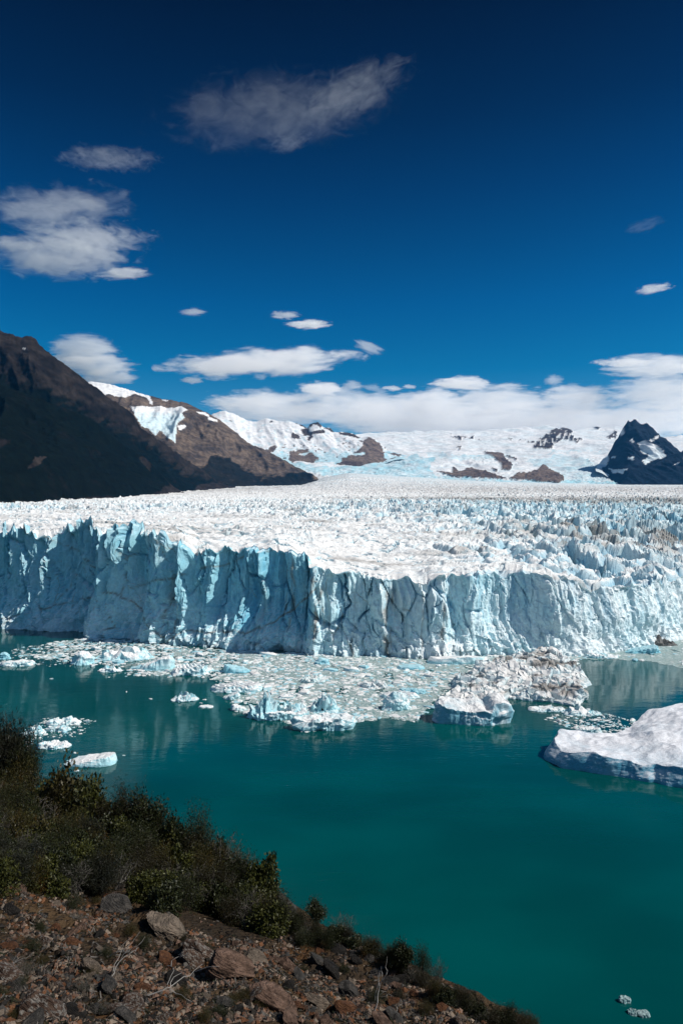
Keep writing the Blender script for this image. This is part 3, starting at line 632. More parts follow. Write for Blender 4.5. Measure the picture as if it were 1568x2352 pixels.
# ------------------------------------------------------------------ icebergs
def berg(name, px0, px1, pyb, pyt, ratio, seed, mat, label, cat='iceberg', style='slab', n=(110, 34), dirt=0., rough=1., outline=None, topf=None, zmax=None, group=None, foot=.0):
    """one drifting piece of ice: star-shaped footprint on the water, steep sides, its own top surface"""
    d0 = CAMZ * F / (pyb - CY); w = (px1 - px0) / F * d0
    dep = w * ratio
    if outline:
        pts = np.array([wp(*p) for p in outline]); c = pts.mean(0)
        an = np.arctan2(pts[:, 1] - c[1], pts[:, 0] - c[0]); rr = np.hypot(*(pts - c).T)
        o_ = np.argsort(an); an = an[o_]; rr = rr[o_]
        th = np.linspace(-math.pi, math.pi, n[0], endpoint=False)
        Rr = np.interp(th, np.concatenate([an - 2 * math.pi, an, an + 2 * math.pi]), np.tile(rr, 3))
        w = rr.max() * 2
    else:
        d0c = d0 + dep / 2; c = np.array([((px0 + px1) / 2 - CX) / F * d0c, d0c])
        th = np.linspace(-math.pi, math.pi, n[0], endpoint=False)
        e = 2.6
        Rr = (np.abs(np.cos(th) / (w / 2)) ** e + np.abs(np.sin(th) / (dep / 2)) ** e) ** (-1 / e)
    Rr = Rr * (1 + .10 * rough * fbm(np.cos(th) * 2.2 + seed, np.sin(th) * 2.2, 4, seed) + .05 * rough * fbm(np.cos(th) * 7 + seed, np.sin(th) * 7, 3, seed + 1))
    H = zmax if zmax else max(.5, CAMZ - (pyt - CY) / F * (d0 + dep * .45))
    r = np.concatenate([[1.03, 1.02, 1.0], 1 - np.linspace(0, 1, n[1]) ** 1.25 * 1.0])
    r[3] = .995
    rr_, tt_ = np.meshgrid(r, th, indexing='ij')
    X = c[0] + np.cos(tt_) * rr_ * Rr; Y = c[1] + np.sin(tt_) * rr_ * Rr
    lx = (X - c[0]) / (w / 2); ly = (Y - c[1]) / max(dep / 2, 1e-3)
    sc = w / 2
    wd = .07 + .20 * np.clip(.5 + fbm(np.cos(tt_) * 2.5 + seed * 1.3, np.sin(tt_) * 2.5, 3, seed + 2), 0, 1) * (1.0 if style != 'slab' else .6 if not topf else .22)
    side = (np.clip((1 - rr_) / wd, 0, 1)) ** .62
    f1, f2, fid, fx, fy = worley(X / (sc * .33) + seed, Y / (sc * .33), seed + 3)
    facet = (fid - .5) * .5 + (fx * np.cos(fid * 19) + fy * np.sin(fid * 19)) * .8
    fb = fbm(X / (sc * .5), Y / (sc * .5), 5, seed + 5)
    if topf: top = topf(X, Y, lx, ly, H)
    elif style == 'slab': top = H * (.72 + .22 * fb + .10 * facet * rough + .16 * ly * math.cos(seed) + .14 * lx * math.sin(seed * 2.3))
    elif style == 'dome': top = H * (1.0 - .75 * (lx ** 2 + ly ** 2) ** .9 + .14 * fb) + .15 * H
    elif style == 'peak':
        a = seed * 1.7
        k_ = np.maximum(0, 1 - 1.25 * np.hypot(lx - .22 * math.cos(a), (ly - .15 * math.sin(a)) * .9))
        top = H * (.20 + .62 * k_ ** .8 * (1 + .5 * facet) + .42 * facet * rough + .25 * fb + .25 * np.clip(fid - .6, 0, 1))
    elif style == 'wedge': top = H * (.16 + .42 * np.clip(1 + lx * (1 if seed % 2 else -1), 0, 2) + .12 * fb + .08 * facet)
    elif style == 'ribbed': top = H * (.55 + .18 * np.abs(np.sin(lx * 15 + ly * 5)) + .25 * fb + .12 * lx)
    else: top = H * (.5 + .45 * facet + .35 * fb)
    # crumbly fine relief
    top = top + H * .05 * rough * fbm(X / (sc * .09), Y / (sc * .09), 3, seed + 9)
    Z = side * np.maximum(top, H * .10) + .02
    Z = np.where(rr_ > 1.015, -.12 * H - .25, np.where(rr_ > 1.001, -.02, Z))
    Z[3] = .10 * H
    V = np.stack([X.ravel(), Y.ravel(), Z.ravel()], 1)
    q_ = V.copy(); q_[:, 2] *= 1.6
    hs_ = max(H, sc * .12)
    jit = fbm3(q_ / (hs_ * .55) + seed, 4, seed + 21) * hs_ * .42 * rough + fbm3(q_ / (hs_ * 1.6), 2, seed + 23) * hs_ * .6 * min(1, rough + .15)
    sm = (1 - sstep(1 - rr_, .05, .45)).ravel() * (Z.ravel() > -.01)
    V[:, 0] += np.cos(tt_).ravel() * jit * sm; V[:, 1] += np.sin(tt_).ravel() * jit * sm
    V[:, 2] += sm * (Z.ravel() > .15 * H) * pn3(q_ / (hs_ * .35), seed + 25) * H * .12 * rough
    nr, nc = len(r), len(th)
    i = np.arange(nr * nc).reshape(nr, nc); j = np.roll(i, -1, 1)
    Fc = np.stack([i[:-1], j[:-1], j[1:], i[1:]], -1).reshape(-1, 4)
    Fc = Fc[len(th) * 0:]
    p_ = V - np.array([c[0], c[1], 0])
    dn = fbm(X.ravel() / (sc * .4), Y.ravel() / (sc * .2), 5, seed + 11)
    da = np.clip(sstep(dn, .35 - dirt, .75 - dirt) * (.9 if dirt > 0 else 0), 0, .85)
    da = da * sstep(Z.ravel(), H * .15, H * .4)
    bl = np.clip(.06 + .5 * fbm(X.ravel() / (sc * .6), Y.ravel() / (sc * .6), 3, seed + 13) + foot * (1 - sstep(Z.ravel(), H * .05, H * .45)), -.3, 1)
    o = mesh_np(name, p_, Fc, [mat], {'dirt': da, 'blue': bl, 'deep': np.zeros(len(V))}, smooth=False)
    o.location = (c[0], c[1], 0)
    tag(o, label, cat, group)
    return o

# the snow-covered slab at the right edge
def top_slab(X, Y, lx, ly, H):
    # axis runs along the near edge; rises towards the right and the back
    u = (X - 76) / 60.0; v = (Y - 250) / 30.0
    z = 5.2 + 5.0 * sstep(u, .15, 1.25) * sstep(v, -.9, .6) + 1.0 * u
    z = z - 3.0 * np.exp(-(((X - 112) / 9.0) ** 2 + ((Y - 272) / 10.0) ** 2)) + 1.6 * np.exp(-(((X - 84) / 7.) ** 2 + ((Y - 268) / 7.) ** 2))
    z = z - 3.4 * np.exp(-(((X - 85 - (Y - 240) * .2) / 3.2) ** 2)) * sstep(244 - Y, 0, 9)
    return z + 1.7 * fbm(X / 17, Y / 15, 3, 7) + .40 * fbm((X + Y * .5) / 9, (Y - X * .3) / 3.2, 3, 6) + 1.3 * (ridged(X / 30 + 3, Y / 22, 2, 12) - .5) + .13 * fbm(X / 2.2, Y / 2.2, 3, 8)
M_SNOWBERG = ice_material('snowy_berg_ice', white=(.76, .77, .80), blue=(.10, .36, .50), deep=(.06, .30, .45), scale=3.0, steep=1.0)
berg('iceberg', 1250, 1800, 1800, 1630, .5, 5, M_SNOWBERG, 'large snow covered slab of ice cut by the right edge of the picture', style='slab', n=(420, 120), rough=.22,
     outline=[(1252, 1746), (1264, 1718), (1290, 1712), (1345, 1716), (1400, 1712), (1440, 1700), (1520, 1680), (1620, 1668), (1760, 1680), (1900, 1730), (1880, 1800), (1740, 1826), (1620, 1816), (1500, 1798), (1420, 1786), (1340, 1772), (1285, 1764)], topf=top_slab, zmax=9)
# dirty long berg
def top_dirty(X, Y, lx, ly, H):
    f1, f2, fid, fx, fy = worley(X / 6.5 + 3, Y / 8.5, 31)
    g1, g2, gid, gx, gy = worley(X / 2.6 + 3, Y / 3.4, 33)
    base = 5.0 + 2.2 * lx + 2.8 * ly + 2.0 * fbm(X / 16, Y / 22, 4, 35)
    base = base + 2.4 * np.exp(-((lx - .15) ** 2 + (ly - .55) ** 2) / .12)
    return base + (fid - .5) * 1.7 + (fx * np.cos(fid * 19) + fy * np.sin(fid * 19)) * 1.9 + (gid - .5) * .6 + (gx * np.cos(gid * 23) + gy * np.sin(gid * 23)) * .8 - 1.2 * (1 - sstep(f2 - f1, 0, .15))
M_DIRTYBERG = ice_material('dirty_berg_ice', white=(.78, .765, .74), blue=(.42, .62, .68), deep=(.10, .42, .56), dirt=(.16, .13, .105), scale=3, steep=.55)
berg('iceberg', 1020, 1350, 1618, 1495, .95, 9, M_DIRTYBERG, 'long dirty white iceberg with a crumbled brown streaked top', n=(360, 120), dirt=.36, rough=.9,
     outline=[(1022, 1602), (1040, 1578), (1080, 1556), (1120, 1542), (1170, 1533), (1230, 1524), (1290, 1530), (1322, 1552), (1340, 1585), (1342, 1612), (1312, 1622), (1262, 1614), (1212, 1610), (1168, 1604), (1130, 1622), (1080, 1628)], topf=top_dirty, zmax=9)
def top_block(X, Y, lx, ly, H):
    return 6.4 + 2.6 * np.abs(lx + .1) - 1.6 * np.exp(-((lx - .32) / .10) ** 2) + 1.2 * ly + .6 * fbm(X / 4, Y / 4, 4, 3) + 1.8 * np.exp(-((lx - .55) ** 2) / .05)
M_BLOCK = ice_material('block_ice', white=(.78, .78, .77), blue=(.20, .46, .56), deep=(.08, .36, .5), scale=3, steep=.9)
berg('iceberg', 988, 1180, 1666, 1600, .42, 13, M_BLOCK, 'blue faced block of ice in front of the dirty iceberg', n=(220, 60), rough=.6, topf=top_block, zmax=8.5)
M_DULL = ice_material('wet_floe_ice', white=(.30, .40, .40), blue=(.20, .38, .38), scale=4, steep=.5)
BERGS = [
 (150, 268, 1764, 1733, .55, 3, M_BERG, 'lone pale blue tilted floe beyond the round shrub', 'wedge', .35),
 (396, 452, 1613, 1592, .6, 8, M_BERG, 'small white lumpy floe alone on the water left of the brash field', 'peak', 0),
 (163, 216, 1529, 1500, .8, 12, M_BERG, 'rounded two toned floe with a white cap and blue belly', 'dome', .9),
 (218, 352, 1519, 1489, .5, 15, M_BERG, 'long low berg with a bright blue hollow in its side', 'peak', .6),
 (320, 402, 1541, 1503, .7, 17, M_BERG, 'smooth white wedge berg rising to a knob on the right', 'wedge', .2),
 (395, 482, 1553, 1526, .7, 21, M_BERG, 'white berg with a ridged washboard top', 'ribbed', 0),
 (512, 576, 1548, 1527, .7, 22, M_BLUEFLOE, 'smooth light blue slab floe among the grey brash', 'wedge', .5),
 (226, 281, 1545, 1527, .5, 25, M_BERG, 'flat white floe with one small horn on top', 'peak', 0),
 (-6, 24, 1515, 1500, .7, 26, M_BLUEFLOE, 'pale blue floe cut by the left edge', 'dome', .3),
 (0, 78, 1531, 1516, .5, 28, M_BERG, 'long flat white floe at the left edge', 'slab', .1),
 (481, 606, 1592, 1568, .45, 31, M_BERG, 'long ribbed white berg along the left rim of the brash field', 'ribbed', .2),
 (512, 548, 1608, 1590, .7, 33, M_BERG, 'small white tilted floe off the ribbed berg', 'wedge', 0),
 (530, 568, 1634, 1618, .6, 36, M_BERG, 'curved white floe at the tip of the brash field', 'wedge', .1),
 (456, 490, 1627, 1621, .5, 37, M_BERG, 'thin flat floe alone in dark water', 'slab', 0),
 (570, 640, 1655, 1596, .8, 41, M_BERG, 'sharp grey veined berg at the near rim of the brash', 'peak', .6),
 (636, 702, 1645, 1607, .7, 44, M_BERG, 'broken white berg beside the grey veined one', 'crag', .3),
 (600, 700, 1656, 1632, .35, 46, M_BERG, 'low blue skirted ice shelf below the grey veined berg', 'slab', .9),
 (712, 776, 1640, 1592, .8, 48, M_BERG, 'tall white pyramid of ice with a dark stone on its foot', 'peak', .4),
 (668, 814, 1680, 1640, .4, 52, M_BERG, 'wide white ice shelf closest to the viewer at the brash rim', 'slab', .7),
 (880, 944, 1634, 1594, .7, 55, M_BERG, 'greyish dome of ice at the right rim of the brash', 'dome', .2),
 (872, 962, 1606, 1590, .5, 57, M_BERG, 'white ribbed floe behind the greyish dome', 'ribbed', .1),
 (915, 978, 1596, 1580, .5, 59, M_BLUEFLOE, 'flat blue grey floe right of the ribbed floe', 'slab', 0),
 (722, 757, 1527, 1513, .6, 61, M_BLUEFLOE, 'light blue floe in the middle of the grey slush', 'dome', 0),
 (910, 975, 1539, 1527, .5, 64, M_BLUEFLOE, 'flat turquoise slab floe near the ice front', 'slab', .3),
 (978, 1122, 1527, 1505, .35, 66, M_BERG, 'long white ledge of ice lying along the foot of the cliff', 'slab', .9),
 (690, 745, 1570, 1552, .6, 68, M_FLOE, 'dull white floe with a ridge in the slush', 'crag', 0),
 (828, 892, 1583, 1562, .6, 70, M_DIRTYBERG, 'brown stained crumbled floe inside the brash', 'crag', 0),
 (1210, 1300, 1636, 1622, .4, 72, M_BERG, 'small pale floe floating right below the dirty iceberg', 'crag', .4),
 (1290, 1380, 1646, 1624, .5, 75, M_BERG, 'low blue white floe between the two large bergs', 'peak', .4),
 (1320, 1380, 1688, 1670, .5, 77, M_BERG, 'flat white floe just left of the big slab', 'slab', .2),
 (1437, 1516, 1502, 1482, .5, 79, M_BLUEFLOE, 'bright blue ridge of ice in the right hand brash', 'wedge', .6),
 (1230, 1300, 1520, 1500, .5, 81, M_BERG, 'blue white rubble of ice behind the dirty iceberg', 'crag', .4),
 (1340, 1420, 1513, 1500, .5, 83, M_BERG, 'floe rubble edge where the right hand brash meets open water', 'crag', .2),
 (108, 184, 1668, 1648, .55, 85, M_BERG, 'largest white floe of the small cluster above the shrubs', 'crag', .1),
 (106, 162, 1682, 1664, .5, 87, M_BERG, 'second white floe of the small cluster above the shrubs', 'crag', .2),
 (54, 104, 1690, 1669, .6, 89, M_BERG, 'pointed white floe at the left of the small cluster', 'peak', .2),
 (84, 162, 1722, 1702, .5, 91, M_BERG, 'crumbly white floe nearest the shrubs', 'crag', .3),
 (1068, 1090, 2312, 2284, 1.2, 93, M_BERG, 'sliver of white ice peeking out past the hillside', 'peak', .2),
 (1422, 1450, 2307, 2291, .5, 95, M_DULL, 'thin grey floe at the lower right of the lake', 'slab', 0),
 (1440, 1464, 2335, 2320, .8, 97, M_DULL, 'curled grey floe at the lower right of the lake', 'crag', 0),
 (1464, 1492, 2340, 2324, .7, 99, M_DULL, 'oval grey floe at the lower right of the lake', 'slab', 0),
]
for (a, b, pb, pt, ra, sd_, mt, lb, st_, ft) in BERGS:
    big = (b - a) > 55
    berg('iceberg' if big else 'ice_floe', a, b, pb, pt, ra, sd_, mt, lb, 'iceberg' if big else 'ice floe', st_, n=(120, 36) if big else (64, 18), foot=ft, rough=.3 if sd_ in (3, 17, 22, 64, 66) else 1.)
# grey moraine-covered pyramid in the right-hand brash
M_GREYBERG = ice_material('debris_ice', white=(.16, .155, .145), blue=(.12, .12, .115), dirt=(.07, .065, .06), scale=4, steep=.3)
berg('iceberg', 1490, 1545, 1484, 1461, .7, 101, M_GREYBERG, 'dark grey debris covered pyramid of ice in the right hand brash', style='peak', dirt=.3)

# ------------------------------------------------------------------ brash ice
MAINF = [(22, 1492), (110, 1478), (200, 1464), (330, 1474), (420, 1484), (520, 1492), (720, 1502), (900, 1507), (1120, 1506), (1320, 1499), (1334, 1508), (1316, 1524), (1230, 1530), (1110, 1548), (1040, 1575), (1010, 1605), (985, 1634), (955, 1660), (880, 1652), (815, 1662), (705, 1684), (672, 1672), (640, 1652), (568, 1646), (540, 1632), (522, 1600), (566, 1594), (520, 1578), (480, 1562), (440, 1549), (385, 1556), (330, 1552), (284, 1554), (300, 1536), (240, 1526), (215, 1532), (160, 1526), (96, 1514), (40, 1508)]
RIGHTF = [(1300, 1500), (1420, 1484), (1568, 1452), (1800, 1418), (2100, 1390), (2100, 1520), (1800, 1545), (1568, 1536), (1490, 1520), (1400, 1514), (1330, 1516)]
SMALLF = [(1236, 1648), (1330, 1634), (1400, 1640), (1455, 1656), (1470, 1690), (1400, 1694), (1330, 1678), (1270, 1660)]
CLUSTER = [(40, 1690), (60, 1672), (110, 1648), (190, 1648), (222, 1660), (190, 1690), (110, 1704), (60, 1716)]
WEST = [(0, 1506), (60, 1500), (120, 1512), (200, 1530), (150, 1534), (60, 1530), (0, 1530)]
def sample(poly, n):
    p = np.array([wp(*q) for q in poly]); lo, hi = p.min(0), p.max(0)
    out = np.zeros((0, 2))
    while len(out) < n:
        q = RNG.uniform(lo, hi, (n * 3, 2)); q = q[inpoly(q[:, 0] + 2.0 * fbm(q[:, 0] / 9, q[:, 1] / 9, 3, 3), q[:, 1] + 4.0 * fbm(q[:, 0] / 9 + 7, q[:, 1] / 9, 3, 4), [tuple(v) for v in p])]
        out = np.concatenate([out, q])
    return out[:n]

def floe_proto(seed, tall=.3):
    rg = np.random.default_rng(seed)
    n = 11; th = np.sort(rg.uniform(0, 2 * math.pi, n)); r = rg.uniform(.75, 1.1, n); el = rg.uniform(.5, .95)
    x = np.cos(th) * r; y = np.sin(th) * r * el
    tilt = rg.uniform(-.35, .35, 2)
    V = []
    for sc_, z in ((1.0, -.12), (1.04, .02), (.95, tall * .75), (.6, tall * 1.0), (.25, tall * 1.15)):
        zz_ = z + (x * tilt[0] + y * tilt[1]) * tall * (1 if z > .1 else 0) + rg.normal(0, .10, n) * tall * (1 if z > .1 else 0)
        V.append(np.stack([x * sc_ + rg.normal(0, .03, n), y * sc_ + rg.normal(0, .03, n), zz_], 1))
    V = np.concatenate(V); k = 5
    i = np.arange(k * n).reshape(k, n); j = np.roll(i, -1, 1)
    Fc = np.stack([i[:-1], j[:-1], j[1:], i[1:]], -1).reshape(-1, 4)
    top = [(i[-1, 0], i[-1, a], i[-1, a + 1], i[-1, min(a + 2, n - 1)]) for a in range(1, n - 1, 2)]
    top = [t_ for t_ in top if len(set(t_)) == 4]
    return V, np.concatenate([Fc, np.array(top)])

# the countable floes: their own objects, copies of a dozen kinds
PROT = []
for i in range(14):
    mt = (M_FLOE, M_BERG, M_FLOE, M_BLUEFLOE, M_BERG, M_FLOE, M_DIRTYBERG)[i % 7]
    V, Fc = floe_proto(200 + i, (.22, .35, .18, .3, .45, .25, .35)[i % 7])
    me_o = mesh_np('ice_floe', V, Fc, [mt], {'dirt': np.zeros(len(V)), 'blue': np.full(len(V), -.1), 'deep': np.zeros(len(V))})
    PROT.append((me_o, mt))
KIND = {M_FLOE.name: 'dull white', M_BERG.name: 'bright white', M_BLUEFLOE.name: 'pale blue', M_DIRTYBERG.name: 'dirty white'}
FIELDS = [(MAINF, 185, 'floe drifting in the brash field below the ice front', 'floes in the main brash field', (1.0, 5.4)), (RIGHTF, 40, 'floe in the brash at the right under the cliff', 'floes in the right hand brash', (1.2, 3.2)),
          (SMALLF, 26, 'floe in the loose brash between the two large bergs', 'floes between the large bergs', (.7, 1.9)), (CLUSTER, 22, 'floe in the loose cluster above the shrubs', 'floes of the loose cluster', (.5, 1.6)), (WEST, 12, 'floe near the left edge under the dark cliff', 'floes at the left edge', (.8, 2.2))]
first = set()
for poly, n, lab, grp, (s0, s1) in FIELDS:
    for (x, y) in sample(poly, n):
        pi = random.randrange(14); o, mt = PROT[pi]
        if pi in first: o = copy_tree(o)
        first.add(pi)
        s_ = s0 + (s1 - s0) * random.random() ** 2.8
        o.location = (x, y, .02); o.rotation_euler = (random.uniform(-.06, .06), random.uniform(-.06, .06), random.uniform(0, 6.28)); o.scale = (s_ * random.uniform(.9, 1.4), s_ * random.uniform(.55, 1), min(s_, 2.6) * random.uniform(.8, 1.7))
        kd = KIND[mt.name]
        tag(o, kd + ' ' + lab, 'ice floe', kd + ' ' + grp)
for x, y in ((250, 1556), (118, 1560), (290, 1590), (345, 1606), (470, 1608), (462, 1616), (150, 1724), (172, 1730), (190, 1740), (284, 1736), (176, 1772)):
    pi = random.randrange(14); o, mt = PROT[pi]; o = copy_tree(o); s_ = random.uniform(.5, 1.1)
    q = wp(x, y); o.location = (q[0], q[1], .02); o.scale = (s_ * 1.3, s_, s_); o.rotation_euler = (0, 0, random.uniform(0, 6))
    kd = KIND[mt.name]
    tag(o, kd + ' bit of ice alone on the open teal water', 'ice floe', kd + ' loose bits on open water')

# everything smaller: one uncountable mass
def brash():
    VV = []; FF = []; MI = []; base = 0
    pv = [floe_proto(300 + i, .3)[0][11:44] for i in range(8)]
    i = np.arange(33).reshape(3, 11); j = np.roll(i, -1, 1)
    Fp = np.concatenate([np.stack([i[:-1], j[:-1], j[1:], i[1:]], -1).reshape(-1, 4), np.array([(22, 23, 24, 25), (22, 25, 26, 27), (22, 27, 28, 29), (22, 29, 30, 31), (22, 31, 32, 32)])])
    Fp = Fp[:-1]
    for poly, n, s0, s1 in ((MAINF, 12500, .3, 1.5), (RIGHTF, 2600, .4, 1.8), (SMALLF, 420, .25, .9), (CLUSTER, 240, .2, .7), (WEST, 120, .3, .9)):
        P = sample(poly, n)
        dens = fbm(P[:, 0] / 22, P[:, 1] / 22, 3, 55)
        for (x, y), dn in zip(P, dens):
            if dn < -.35 and random.random() < .6: continue
            q = pv[random.randrange(8)]
            s_ = (s0 + (s1 - s0) * random.random() ** 4.0 * 1.7) * (1 + .5 * dn); a = random.uniform(0, 6.28); ca, sa = math.cos(a), math.sin(a)
            hz = random.uniform(.25, .75)
            VV.append(np.stack([x + s_ * (q[:, 0] * ca - q[:, 1] * sa), y + s_ * (q[:, 0] * sa + q[:, 1] * ca), .03 + s_ * q[:, 2] * hz], 1))
            FF.append(Fp + base); base += 33
            MI.append(np.full(len(Fp), random.choices((0, 1, 2, 3), (4.5, 3, 2.6, .7))[0]))
    # slush between the pieces
    for poly, zo in ((MAINF, .05), (RIGHTF, .05)):
        p = np.array([wp(*q) for q in poly]); lo, hi = p.min(0), p.max(0); st = 1.1
        xs = np.arange(lo[0], hi[0], st); ys = np.arange(lo[1], hi[1], st * 1.4)
        X, Y = np.meshgrid(xs, ys)
        k_ = inpoly(X + 2.5 * fbm(X / 9, Y / 9, 3, 3), Y + 4 * fbm(X / 9 + 7, Y / 9, 3, 4), [tuple(v) for v in p]) & (fbm(X / 16, Y / 26, 4, 57) > -.48)
        if poly is MAINF:
            pxx, pyy = proj(np.stack([X.ravel(), Y.ravel(), np.zeros(X.size)], 1)); k_ &= (fbm(X / 16, Y / 26, 4, 57) + sstep(pxx.reshape(X.shape), 450, 640) * .8 > .12)
        idx = np.arange(X.size).reshape(X.shape)
        q = gridfaces(*X.shape); q = q[k_.ravel()[q].all(1)]
        Vq = np.stack([X.ravel(), Y.ravel(), np.full(X.size, zo) + .05 * fbm(X / 2, Y / 2, 2, 5).ravel()], 1)
        u_, inv = np.unique(q, return_inverse=True)
        VV.append(Vq[u_]); FF.append(inv.reshape(q.shape) + base); base += len(u_); MI.append(np.full(len(q), 4))
    V = np.concatenate(VV); z0 = np.zeros(len(V))
    o = mesh_np('brash_ice', V, np.concatenate(FF), [M_FLOE, M_BERG, M_BLUEFLOE, M_DIRTYBERG, M_SLUSH], {'dirt': z0, 'blue': z0 - .1, 'deep': z0}, mat_idx=np.concatenate(MI))
    tag(o, 'grey white field of crushed ice and slush under the ice front', 'brash ice', kind='stuff')
brash()

# ------------------------------------------------------------------ hillside
RIDGE = [(-140, 60), (-80, 50), (-45, 42), (-25, 33), (-13, 26.5), (-7.5, 23.2), (-2.1, 20.2), (.3, 18.2), (2.2, 16.2), (4.2, 14.2), (6.5, 11.5), (8.5, 8), (10, 3), (12, -8), (14, -60)]
def ridge_dist(x, y):
    """signed distance beyond the hill's brow (positive towards the lake)"""
    best = np.full(x.shape, 1e9); sg = np.ones(x.shape)
    for (ax, ay), (bx, by) in zip(RIDGE[:-1], RIDGE[1:]):
        vx, vy = bx - ax, by - ay; L = vx * vx + vy * vy
        t_ = np.clip(((x - ax) * vx + (y - ay) * vy) / L, 0, 1)
        ex_, ey_ = x - (ax + t_ * vx), y - (ay + t_ * vy); d_ = np.hypot(ex_, ey_)
        n = d_ < best
        sg = np.where(n, np.sign(-(vx * ey_ - vy * ex_)) * -1, sg); best = np.where(n, d_, best)
    return best * sg
def ground_z(x, y, detail=True):
    x = np.asarray(x, float); y = np.asarray(y, float)
    z = CAMZ - 4.39 - .222 * x - .373 * y
    d_ = ridge_dist(x, y)
    z = z - 1.15 * (np.sqrt(np.maximum(d_ + .6, 0) ** 2 + .8) - .894) * (d_ > -.6)
    if detail:
        z = z + .32 * fbm(x / 3.2, y / 3.2, 4, 201) + .5 * fbm(x / 9, y / 9, 2, 203) * sstep(-d_, 1, 5)
        rg = ridged((x * .8 + y * .5) / 2.2, (y * .8 - x * .5) / 5.5, 4, 205)
        z = z + .34 * (rg - .35) * sstep(fbm(x / 4, y / 4, 2, 207), -.2, .3)
        z = z + .05 * fbm(x / .35, y / .35, 3, 209)
    z = np.maximum(z, CAMZ - 4.39 - 90 if False else -6)
    return z
def gp(px, py):
    """the picture's ground point on the hillside, found along the view ray"""
    a, b = (px - CX) / F, (py - CY) / F
    ys = np.linspace(5, 60, 1200)
    zg = ground_z(ys * a, ys) - CAMZ
    hit = np.where(zg > -b * ys)[0]
    y = ys[hit[0]] if len(hit) else ys[5 + np.argmax((zg + b * ys)[5:] / ys[5:])]
    return y * a, y
def geo(a, b, st, far, g=1.16):
    l = list(np.arange(a, b, st)); s_ = st; v = l[-1]
    while v < far[1]: s_ *= g; v += s_; l.append(v)
    s_ = st; v = a
    while v > far[0]: s_ *= g; v -= s_; l.insert(0, v)
    return np.array(l)
gx = geo(-20, 9, .10, (-150, 120)); gy = geo(5.5, 31, .10, (-70, 160))
X, Y = np.meshgrid(gx, gy)
def ground_material():
    n = NT('hillside_soil'); p = n.pos()
    a = n.noise(p, .35, 5, .65, .4); b = n.noise(p, 3.0, 5, .7); v = n.voro(p, 6.5); v2 = n.voro(p, 15.)
    c = n.mix(n.rng(a, .38, .62), (.027, .019, .012), (.070, .044, .023))
    c = n.mix(n.rng(n.noise(p, .5, 3, .5), .56, .70), c, (.075, .038, .016))
    c = n.mix(n.rng(b, .52, .68, 0, .8), c, (.017, .016, .014))
    c = n.mix(n.rng(v, .22, .08, 0, .75), c, (.065, .047, .033))
    h = n.math('SUBTRACT', n.math('MULTIPLY', b, .6), n.math('ADD', v, n.math('MULTIPLY', v2, .5)))
    return n.pbr(c, .9, .1, n.bump(h, .12, 1.))
M_SOIL = ground_material()
hill = mesh_np('hillside', np.stack([X.ravel(), Y.ravel(), ground_z(X, Y).ravel()], 1), gridfaces(len(gy), len(gx)), [M_SOIL], smooth=True)
tag(hill, 'steep rocky brown hillside falling to the lake', 'hillside', kind='structure')

# ------------------------------------------------------------------ rocks
def rock_material(name, c1, c2, lichen=.0, dark=(.02, .018, .016)):
    n = NT(name); p = n.obj()
    a = n.noise(p, 1.6, 5, .6, .6); b = n.noise(p, 7, 5, .7); s_ = n.noise(n.map(p, (1, 1, 5), rot=(.5, .3, 0)), 2.2, 4, .6)
    c = n.mix(n.rng(a, .36, .64), c1, c2)
    c = n.mix(n.rng(b, .56, .68, 0, .75), c, dark)
    c = n.mix(n.rng(n.noise(p, 4.2, 4, .7), .60 - .2 * lichen, .70 - .2 * lichen, 0, min(1, .15 + lichen)), c, (.30, .28, .25))
    return n.pbr(c, .85, .15, n.bump(n.math('ADD', s_, n.math('MULTIPLY', b, .4)), .18, .9))
MR = {'grey': rock_material('grey_slate', (.040, .038, .035), (.095, .085, .075)), 'red': rock_material('red_rock', (.070, .042, .029), (.20, .125, .09)),
      'mottled': rock_material('lichen_rock', (.050, .030, .021), (.125, .078, .055), .55), 'pale': rock_material('pale_rock', (.12, .095, .072), (.24, .185, .14)),
      'dark': rock_material('dark_rock', (.012, .011, .010), (.028, .024, .020)), 'orange': rock_material('orange_rock', (.085, .036, .017), (.16, .072, .034))}
def rock_mesh(seed, mat, sub=4, planes=13, flat=.6, name='rock'):
    rg = np.random.default_rng(seed)
    bm = bmesh.new(); bmesh.ops.create_icosphere(bm, subdivisions=sub, radius=1)
    V = np.array([v.co[:] for v in bm.verts]); Fc = np.array([[v.index for v in f.verts] for f in bm.faces]); bm.free()
    N = rg.normal(size=(planes, 3)); N /= np.linalg.norm(N, axis=1)[:, None]; D_ = rg.uniform(.5, .95, planes)
    dots = V @ N.T
    r = np.min(np.where(dots > .05, D_[None, :] / np.maximum(dots, .05), 9), 1); r = np.minimum(r, 1.15)
    V = V * r[:, None]
    V = V * (1 + .07 * fbm3(V * 2 + seed, 4, seed) + .05 * fbm3(V * 7, 3, seed + 3))[:, None]
    st = np.floor(V[:, 2] * 5 + pn3(V * 1.5, seed)) / 5
    V[:, 0] += (np.sin(st * 37 + seed) * .025); V[:, 1] += np.cos(st * 23) * .025
    V[:, 2] *= flat
    return mesh_np(name, V, Fc, [mat], smooth=False)
def put_rock(o, px0, px1, py0, py1, tilt=(.25, -.25)):
    x, y = gp((px0 + px1) / 2, py1 - .25 * (py1 - py0))
    w = (px1 - px0) / F * y; h = (py1 - py0) / F * y
    z = float(ground_z(x, y))
    return x, y, z, w, h
